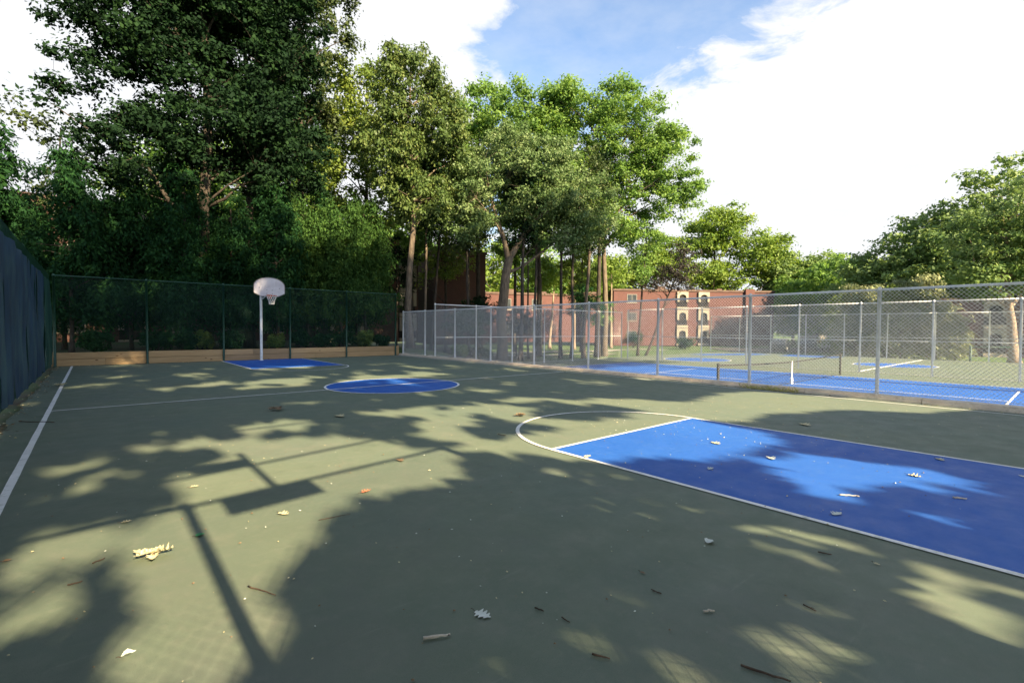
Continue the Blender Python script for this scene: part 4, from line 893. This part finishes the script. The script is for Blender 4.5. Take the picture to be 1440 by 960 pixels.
# ------------------------------------------------------------------ cars
def paint(name, c):
    m, nt, b = mat(name, .3); N = nt.nodes.new; n = N('ShaderNodeTexNoise'); n.inputs['Scale'].default_value = 2.5; rp = N('ShaderNodeValToRGB')
    rp.color_ramp.elements[0].color = (*c, 1); rp.color_ramp.elements[1].color = (*[min(1, v*1.25+.01) for v in c], 1); nt.links.new(n.outputs[0], rp.inputs[0]); nt.links.new(rp.outputs[0], b.inputs['Base Color']); b.inputs['Coat Weight'].default_value = .6; return m
m_tyre = noise_mat('tyre_rubber', (.02, .02, .02), (.035, .035, .035), 9, .85)
m_lamp = noise_mat('lamp_lens', (.55, .55, .52), (.7, .7, .68), 9, .15)
def car(x, y, rz, c, label, van=False):
    z = float(terr(x, y))+.11; root = empty('parked_car' if not van else 'parked_van', (x, y, z), label, 'car' if not van else 'van', rz=rz); pm = paint('paint_'+str(len(bpy.data.materials)), c)
    hr = 1.42 if not van else 1.95
    side = [(-2.2, .35), (-2.22, .72), (-2.1, .92), (-1.25, 1.0), (-.55, hr-.06), (.0, hr), (.9, hr-.02), (1.55, 1.08), (2.05, 1.02), (2.2, .8), (2.2, .35), (1.75, .3), (1.65, .55), (1.35, .68), (1.05, .55), (.95, .28), (-.95, .28), (-1.05, .55), (-1.35, .68), (-1.65, .55), (-1.75, .3)] if not van else \
        [(-2.4, .35), (-2.42, .95), (-2.1, 1.15), (-1.7, 1.25), (-1.15, hr-.05), (-.9, hr), (2.2, hr), (2.4, hr-.12), (2.42, .35), (1.85, .3), (1.75, .55), (1.45, .68), (1.15, .55), (1.05, .28), (-1.05, .28), (-1.15, .55), (-1.45, .68), (-1.75, .55), (-1.85, .3)]
    bm = bmesh.new(); rows = []
    for yy, ins in ((-.88, 0), (-.80, 0), (.80, 0), (.88, 0)):
        row = []
        for px_, pz in side:
            k = max(0, (pz-.95))/(hr-.95); wy = yy*(1-.20*k); sx = px_*(1-(.02 if abs(yy) > .85 else 0)); row.append(bm.verts.new((sx, wy, pz-(.03*k if abs(yy) > .85 else 0))))
        rows.append(row)
    n = len(side)
    for a, b in zip(rows[:-1], rows[1:]):
        for i in range(n): bm.faces.new((a[i], a[(i+1) % n], b[(i+1) % n], b[i]))
    bm.faces.new(rows[0][::-1]); bm.faces.new(rows[-1]); bmesh.ops.recalc_face_normals(bm, faces=bm.faces)
    mb = MB(); mb.addbm(bm); body = mb.build('body', pm, root)
    for s in (-1, 1):
        mb = MB(); yb, yt = s*.885, s*(.885*(1-.20*.85))-s*.004
        wl = [(-1.05, 1.02), (-.55, hr-.14), (.85, hr-.14), (1.3, 1.06)] if not van else [(-1.5, 1.25), (-1.05, hr-.18), (2.1, hr-.18), (2.1, 1.25)]
        q = []
        for px_, pz in wl:
            k = max(0, (pz-.95))/(hr-.95); q.append((px_, s*(.88*(1-.20*k)+.012), pz))
        mb.quad(*(q if s < 0 else q[::-1])); mb.build('side_window', m_glass, root)
    ws = [(-1.22, 1.02), (-.58, hr-.10)] if not van else [(-1.68, 1.28), (-1.18, hr-.10)]
    def glass(nm, p0, p1, off):
        mb = MB(); k0, k1 = [max(0, (p[1]-.95))/(hr-.95) for p in (p0, p1)]; w0, w1 = .76*(1-.2*k0), .76*(1-.2*k1)
        mb.quad((p0[0]+off, -w0, p0[1]+.012), (p0[0]+off, w0, p0[1]+.012), (p1[0]+off, w1, p1[1]+.012), (p1[0]+off, -w1, p1[1]+.012)); mb.build(nm, m_glass, root)
    glass('windscreen', ws[0], ws[1], -.02); glass('rear_window', (1.5, 1.12) if not van else (2.42, 1.25), (.95, hr-.06) if not van else (2.42, hr-.2), .02)
    for sx in (-1.35, 1.35):
        for s in (-1, 1):
            mb = MB(); Mw = Matrix.Translation((sx if not van else sx*1.07, s*.80, .32)) @ Matrix.Rotation(math.pi/2, 4, 'X')
            w = MB(); w.lathe([(.0, -.1), (.30, -.1), (.325, -.06), (.325, .06), (.30, .1), (.0, .1)], n=18); w.v = [tuple(Mw @ Vector(v)) for v in w.v]; wo = w.build('wheel', m_tyre, root, True)
            h = MB(); h.lathe([(.0, .105*-s*1), (.19, .105*-s*1), (.2, .09*-s)], n=14); h.v = [tuple(Mw @ Vector(v)) for v in h.v]; h.build('rim', m_galv, wo)
    for s in (-.6, .6):
        xf = -2.215 if not van else -2.425; MB().bevbox(xf-.02, xf+.1, s-.18, s+.18, .66, .80, .02).build('headlight', m_lamp, root)
    MB().bevbox(-.1+(-2.2 if not van else -2.4)+.06, (-2.2 if not van else -2.4)+.1, -.5, .5, .42, .58, .01).build('grille', m_dark, root); return root
car(55.6, 10.4, 2.9+.45, (.03, .035, .045), 'dark blue grey car, left of the two parked behind the far fence')
car(58.2, 8.2, 2.9+.5, (.04, .04, .045), 'charcoal car, right of the two parked behind the far fence')
car(60.0, 6.2, 2.9+.4, (.42, .43, .45), 'silver car parked nose out beside the charcoal car')
car(66.0, 3.9, 2.9+.5, (.72, .72, .72), 'white van parked behind the pines', True)

# ------------------------------------------------------------------ litter on the court
def lobed(n=5, L_=.14, w=.05, seed=0, lobes=True):
    r = random.Random(seed); pts = []; 
    N_ = n*6
    for side in (1, -1):
        rng_ = range(N_+1) if side == 1 else range(N_-1, 0, -1)
        for i in rng_:
            t = i/N_; env = math.sin(math.pi*min(1, t**.75))**.8*w; lob = (.68+.32*math.cos(2*math.pi*t*n)) if lobes else 1
            pts.append((t*L_, side*max(.0015, env*lob*r.uniform(.9, 1.1))))
    return pts
def leaf_obj(name, label, cat, x, y, L_, m, rz, curl=.3, seed=0, w=.36, lobes=True, z=0, group=None, parent=None, tilt=0, n=4):
    pts = lobed(n, L_, L_*w, seed, lobes); bm = bmesh.new(); k = len(pts)//2
    N_ = n*6; top = pts[:N_+1]; bot = [pts[0]]+pts[:N_:-1]+[pts[N_]]
    vt = []; vm = []; vb = []
    def co(px_, py_): 
        zz = curl*L_*.35*(abs(py_)/(L_*w))**2+curl*L_*.25*(px_/L_-.4)**2*2+.004; return (px_, py_, zz)
    for i in range(N_+1):
        vt.append(bm.verts.new(co(*top[i]))); vm.append(bm.verts.new(co(top[i][0], 0))); vb.append(bm.verts.new(co(*bot[i])))
    for i in range(N_): bm.faces.new((vm[i], vm[i+1], vt[i+1], vt[i])); bm.faces.new((vb[i], vb[i+1], vm[i+1], vm[i]))
    mb = MB(); mb.addbm(bm); o = mb.build(name, m, parent, True); o.location = (x, y, z+.004); o.rotation_euler = (tilt, tilt*.5, rz)
    st = MB().tube([(0, 0, .004), (-L_*.18, L_*.02, .012), (-L_*.32, L_*.06, .008)], .0016, 4).build('stem', m_twig, o)
    if not parent: setp(o, label, cat, group)
    return o
def twig(name, label, x, y, L_, r_, rz, m, seed, group=None, fork=False):
    r = random.Random(seed); pts = []; yy = 0
    for i in range(7):
        t = i/6; yy += r.uniform(-.05, .05)*L_*.6; pts.append((t*L_-L_/2, yy, r_+abs(r.gauss(0, .15))*r_*2))
    mb = MB().tube(pts, [r_*(1-.35*i/6)*r.uniform(.85, 1.15) for i in range(7)], 7)
    if fork: mb.tube([pts[3], (pts[3][0]+L_*.12, pts[3][1]+L_*.10, r_*1.5), (pts[3][0]+L_*.28, pts[3][1]+L_*.16, r_)], [r_*.6, r_*.45, r_*.25], 5)
    o = mb.build(name, m, None, True); o.location = (x, y, .003); o.rotation_euler = (0, 0, rz); setp(o, label, 'twig' if m is m_twig else 'stick', group); return o
leaf_obj('fallen_leaf', 'pale lobed oak leaf lying flat in the shade, nearest the bleached stick', 'leaf', -4.839, -10.449, 0.110, m_lwhite, -1.29, 0.15, 0, 0.42, True, n=4)
twig('stick', 'short thick bleached stick on the dark green court, nearest the camera', -5.128, -10.505, 0.140, 0.0085, -0.45, m_stick, 1, None, False)
twig('twig', 'thin bent brown twig right of the post shadow', -5.707, -9.433, 0.242, 0.0045, -1.11, m_twig, 2, None, False)
twig('twig', 'long dark twig at the bottom edge of the picture', -4.101, -11.732, 0.209, 0.0065, -1.30, m_twig, 3, None, False)
twig('twig', 'short dark twig left of the long one at the bottom edge', -4.590, -11.155, 0.088, 0.005, -1.07, m_twig, 4, None, False)
twig('twig', 'stubby dark twig above the bottom middle of the court', -4.548, -10.671, 0.058, 0.005, -1.35, m_twig, 5, None, False)
twig('twig', 'second stubby twig just right of and below the first in the middle', -4.502, -10.836, 0.060, 0.004, -1.59, m_twig, 6, None, False)
twig('twig', 'reddish brown twig in the dim light patch right of the middle', -2.471, -11.492, 0.084, 0.005, -1.11, m_twig, 7, None, False)
twig('stick', 'small pale stick right of the crumb patch', -3.815, -11.309, 0.065, 0.007, -0.59, m_stick, 8, None, False)
twig('twig', 'dark little twig above the striped light at lower left', -6.457, -8.299, 0.075, 0.005, 0.57, m_twig, 9, None, False)
twig('twig', 'dark twig lying along the mesh shadow at lower left', -6.572, -8.592, 0.070, 0.005, -0.04, m_twig, 10, None, False)
twig('twig', 'very thin long twig right of the sign shadow', -4.927, -8.556, 0.258, 0.003, -0.12, m_twig, 11, None, False)
twig('twig', 'dark twig crossing the left sideline', -7.194, -1.279, 0.652, 0.008, -0.77, m_twig, 12, None, False)
twig('twig', 'tiny twig left of the free throw arc', -1.784, -6.992, 0.161, 0.006, -1.34, m_twig, 13, None, False)
twig('stick', 'pale curved bark piece at the edge of the light patch on the blue key', -0.897, -11.234, 0.172, 0.009, -0.93, m_stick, 14, None, False)
twig('stick', 'pale bark piece farthest right on the blue key', -0.161, -11.950, 0.110, 0.009, -1.06, m_stick, 15, None, False)
twig('twig', 'faint forked twig in the lower right light patch', -3.329, -11.672, 0.074, 0.004, -1.79, m_twig, 16, None, True)
twig('twig', 'forked straw in the crumb patch of the lower middle', -3.865, -10.996, 0.070, 0.004, 1.68, m_twig, 17, None, True)
cl_ = empty('leaf_clump', (-6.178, -8.474, .008), 'star shaped clump of dry cream leaves left of the post shadow', 'leaf clump')
rc = random.Random(3)
for i in range(8): leaf_obj('leaf', None, None, rc.uniform(-.03, .03), rc.uniform(-.03, .03), 0.115*rc.uniform(.8, 1.15), m_lpale, 6.28*i/8+rc.uniform(-.4, .4), rc.uniform(.3, .9), i+3, .34, True, rc.uniform(.0, .03), parent=cl_, tilt=rc.uniform(-.25, .25))
cl_ = empty('leaf_clump', (-7.146, 5.166, .008), 'straw coloured leaf clump on the left sideline near the far end', 'leaf clump')
rc = random.Random(5)
for i in range(9): leaf_obj('leaf', None, None, rc.uniform(-.03, .03), rc.uniform(-.03, .03), 0.15*rc.uniform(.8, 1.15), m_lpale, 6.28*i/9+rc.uniform(-.4, .4), rc.uniform(.3, .9), i+5, .34, True, rc.uniform(.0, .03), parent=cl_, tilt=rc.uniform(-.25, .25))
cl_ = empty('leaf_clump', (-3.785, -2.501, .008), 'dark and cream leaf clump beyond the sign shadows, below the centre line', 'leaf clump')
rc = random.Random(6)
for i in range(7): leaf_obj('leaf', None, None, rc.uniform(-.03, .03), rc.uniform(-.03, .03), 0.16*rc.uniform(.8, 1.15), m_lbrown, 6.28*i/7+rc.uniform(-.4, .4), rc.uniform(.3, .9), i+6, .34, True, rc.uniform(.0, .03), parent=cl_, tilt=rc.uniform(-.25, .25))
cl_ = empty('leaf_clump', (-0.46, -5.97, .008), 'brown leaf clump touching the left tip of the free throw arc', 'leaf clump')
rc = random.Random(8)
for i in range(6): leaf_obj('leaf', None, None, rc.uniform(-.03, .03), rc.uniform(-.03, .03), 0.14*rc.uniform(.8, 1.15), m_lbrown, 6.28*i/6+rc.uniform(-.4, .4), rc.uniform(.3, .9), i+8, .34, True, rc.uniform(.0, .03), parent=cl_, tilt=rc.uniform(-.25, .25))
leaf_obj('fallen_leaf', 'single cream leaf beside the long rail shadow at left', 'leaf', -6.313, -7.568, 0.073, m_lpale, -0.05, 0.5, 22, 0.36, True, n=4)
leaf_obj('fallen_leaf', 'cream leaf left of the small sign shadow, right above the rail', 'leaf', -5.75, -6.876, 0.078, m_lpale, -0.09, 0.5, 23, 0.36, True, n=4)
leaf_obj('fallen_leaf', 'small bright green leaf beside the top of the post shadow', 'leaf', -5.889, -8.261, 0.065, m_lgreen, 0.22, 0.3, 24, 0.4, False, n=4)
leaf_obj('fallen_leaf', 'reddish brown leaf right of the sign shadow', 'leaf', -4.504, -8.13, 0.111, m_lred, 0.15, 0.6, 25, 0.36, True, n=4)
leaf_obj('fallen_leaf', 'whitish curled leaf at the bottom left', 'leaf', -6.384, -9.651, 0.060, m_lwhite, 0.05, 0.9, 26, 0.3, False, n=4)
leaf_obj('fallen_leaf', 'cream leaf just under the sign shadow', 'leaf', -5.264, -8.163, 0.117, m_lpale, -1.12, 0.5, 27, 0.36, True, n=4)
leaf_obj('fallen_leaf', 'grey brown leaf at the left edge', 'leaf', -6.956, -7.901, 0.047, m_lbrown, 0.00, 0.4, 28, 0.4, False, n=4)
leaf_obj('fallen_leaf', 'cream leaf in the brightest blue patch at right', 'leaf', 0.447, -11.448, 0.137, m_lpale, -1.84, 0.6, 29, 0.36, True, n=4)
leaf_obj('fallen_leaf', 'little white leaf in the upper left of the blue light patch', 'leaf', 0.023, -10.119, 0.168, m_lwhite, -2.34, 0.5, 30, 0.36, True, n=4)
leaf_obj('fallen_leaf', 'cream leaf near the top of the sunlit blue paint', 'leaf', 0.257, -9.258, 0.177, m_lpale, -2.00, 0.4, 31, 0.36, True, n=4)
leaf_obj('fallen_leaf', 'white speck of a leaf in the shaded blue paint', 'leaf', -1.111, -9.91, 0.100, m_lwhite, -0.09, 0.7, 32, 0.36, True, n=4)
leaf_obj('fallen_leaf', 'white leaf lower on the blue key, left of the far bark piece', 'leaf', -1.59, -11.292, 0.121, m_lwhite, -0.28, 0.4, 33, 0.36, True, n=4)
leaf_obj('fallen_leaf', 'tiny upright white leaf on the green court beside the key line', 'leaf', -2.977, -10.863, 0.069, m_lwhite, -0.13, 1.0, 34, 0.5, False, n=4)
leaf_obj('fallen_leaf', 'cream leaf near the upper lane line', 'leaf', 1.614, -11.516, 0.134, m_lpale, -2.35, 0.4, 35, 0.36, True, n=4)
leaf_obj('fallen_leaf', 'cream leaf right of the dark clump', 'leaf', -3.12, -3.83, 0.245, m_lpale, -1.30, 0.5, 36, 0.36, True, n=4)
leaf_obj('fallen_leaf', 'tiny brown leaf in the middle of the sunlit green', 'leaf', -3.64, -7.234, 0.150, m_lbrown, -1.71, 0.4, 37, 0.36, True, n=4)
leaf_obj('fallen_leaf', 'cream leaf beyond the lane in the green shade', 'leaf', 2.789, -9.555, 0.246, m_lpale, -2.14, 0.4, 38, 0.36, True, n=4)
leaf_obj('fallen_leaf', 'small pale leaf just below the free throw line corner', 'leaf', -1.806, -8.658, 0.131, m_lpale, 0.21, 0.4, 39, 0.36, True, n=4)
leaf_obj('fallen_leaf', 'white leaf at the right edge by the lane line', 'leaf', 1.401, -12.271, 0.090, m_lwhite, -2.78, 0.4, 40, 0.36, True, n=4)
leaf_obj('fallen_leaf', 'faint pale leaf below the lane line', 'leaf', -2.376, -11.761, 0.045, m_lpale, -1.84, 0.4, 41, 0.36, True, n=4)
leaf_obj('fallen_leaf', 'brown leaf in the green shade above the crumb patch', 'leaf', -3.731, -10.789, 0.041, m_lbrown, -1.45, 0.4, 42, 0.36, True, n=4)

def weeds():
    g = np.random.default_rng(3); root = empty('dry_weed_tuft', (7.32, -7.25, 0), 'tuft of dry yellow weeds growing along the foot of the kerb', 'weed'); mb = MB()
    for i in range(150):
        x0, y0 = g.uniform(-.10, .10), g.uniform(-.75, .75); h = g.uniform(.05, .15); dx, dy = g.normal(0, .06), g.normal(0, .06)
        mb.quad((x0-.006, y0-.006, 0), (x0+.006, y0+.006, 0), (x0+dx*.5+.004, y0+dy*.5, h*.7), (x0+dx*1.4, y0+dy*1.4, h))
    mb.build('stalk', m_weed, root)
weeds()
# crumbs too small and too many to count
def crumbs():
    g = np.random.default_rng(5); V = []; F = []; mi = []
    for i in range(1700):
        t = g.random(); x = g.uniform(-7, 7.2); y = g.uniform(-12, 13) if t < .45 else g.uniform(-12, -5)
        if t > .85: x = g.normal(1.6, 1.6); y = g.normal(-8.6, .9)
        if t < .12: x = g.normal(-7.45, .22)
        if not (-7.95 < x < 7.3): continue
        s = g.uniform(.003, .012)*(1.5 if g.random() < .12 else 1); a = g.uniform(0, 6.28); e = g.uniform(.25, .9); b = len(V); c, n_ = math.cos(a), math.sin(a)
        for px_, py_, pz in ((-s, 0, .002), (0, -s*e, .002), (s, 0, .002), (0, s*e, .002), (0, 0, s*.7)): V.append((x+px_*c-py_*n_, y+px_*n_+py_*c, .009+pz))
        F += [(b, b+1, b+4), (b+1, b+2, b+4), (b+2, b+3, b+4), (b+3, b, b+4)]; k = g.choice([0, 0, 1, 2, 2]); mi += [k]*4
    for i in range(900):           # drifts at the foot of the fence, the boards and the kerb
        q = g.random()
        if q < .5: x, y = -7.62+abs(g.normal(0, .13)), g.uniform(-13, 13.7)
        elif q < .7: x, y = g.uniform(-7.4, 7.2), 13.84-abs(g.normal(0, .10))
        else: x, y = 7.40-abs(g.normal(0, .07)), g.uniform(-13, 13.7)
        if noise.noise((x*.3, y*.8, 2.)) < -.12: continue
        s = g.uniform(.012, .034); a = g.uniform(0, 6.28); e = g.uniform(.35, .7); b = len(V); c, n_ = math.cos(a), math.sin(a); lift = g.uniform(.2, .7)*s
        for px_, py_, pz in ((-s, 0, .001), (0, -s*e, lift), (s, 0, .004), (0, s*e, lift*.6), (s*.1, 0, .001)): V.append((x+px_*c-py_*n_, y+px_*n_+py_*c, .010+pz))
        F += [(b, b+1, b+4), (b+1, b+2, b+4), (b+2, b+3, b+4), (b+3, b, b+4)]; mi += [int(g.choice([0, 2, 2, 2]))]*4
    me = bpy.data.meshes.new('leaf_litter'); me.from_pydata(V, [], F)
    for q in (m_lpale, m_lwhite, m_lbrown): me.materials.append(q)
    me.polygons.foreach_set('material_index', mi); me.update(); link('leaf_litter', me, kind='stuff', label='tiny crumbs of leaf, seed and bark scattered over the court', cat='litter')
crumbs()

print('leaves', LEAVES, 'tris', sum(len(m.loops)-2*len(m.polygons) for m in bpy.data.meshes))
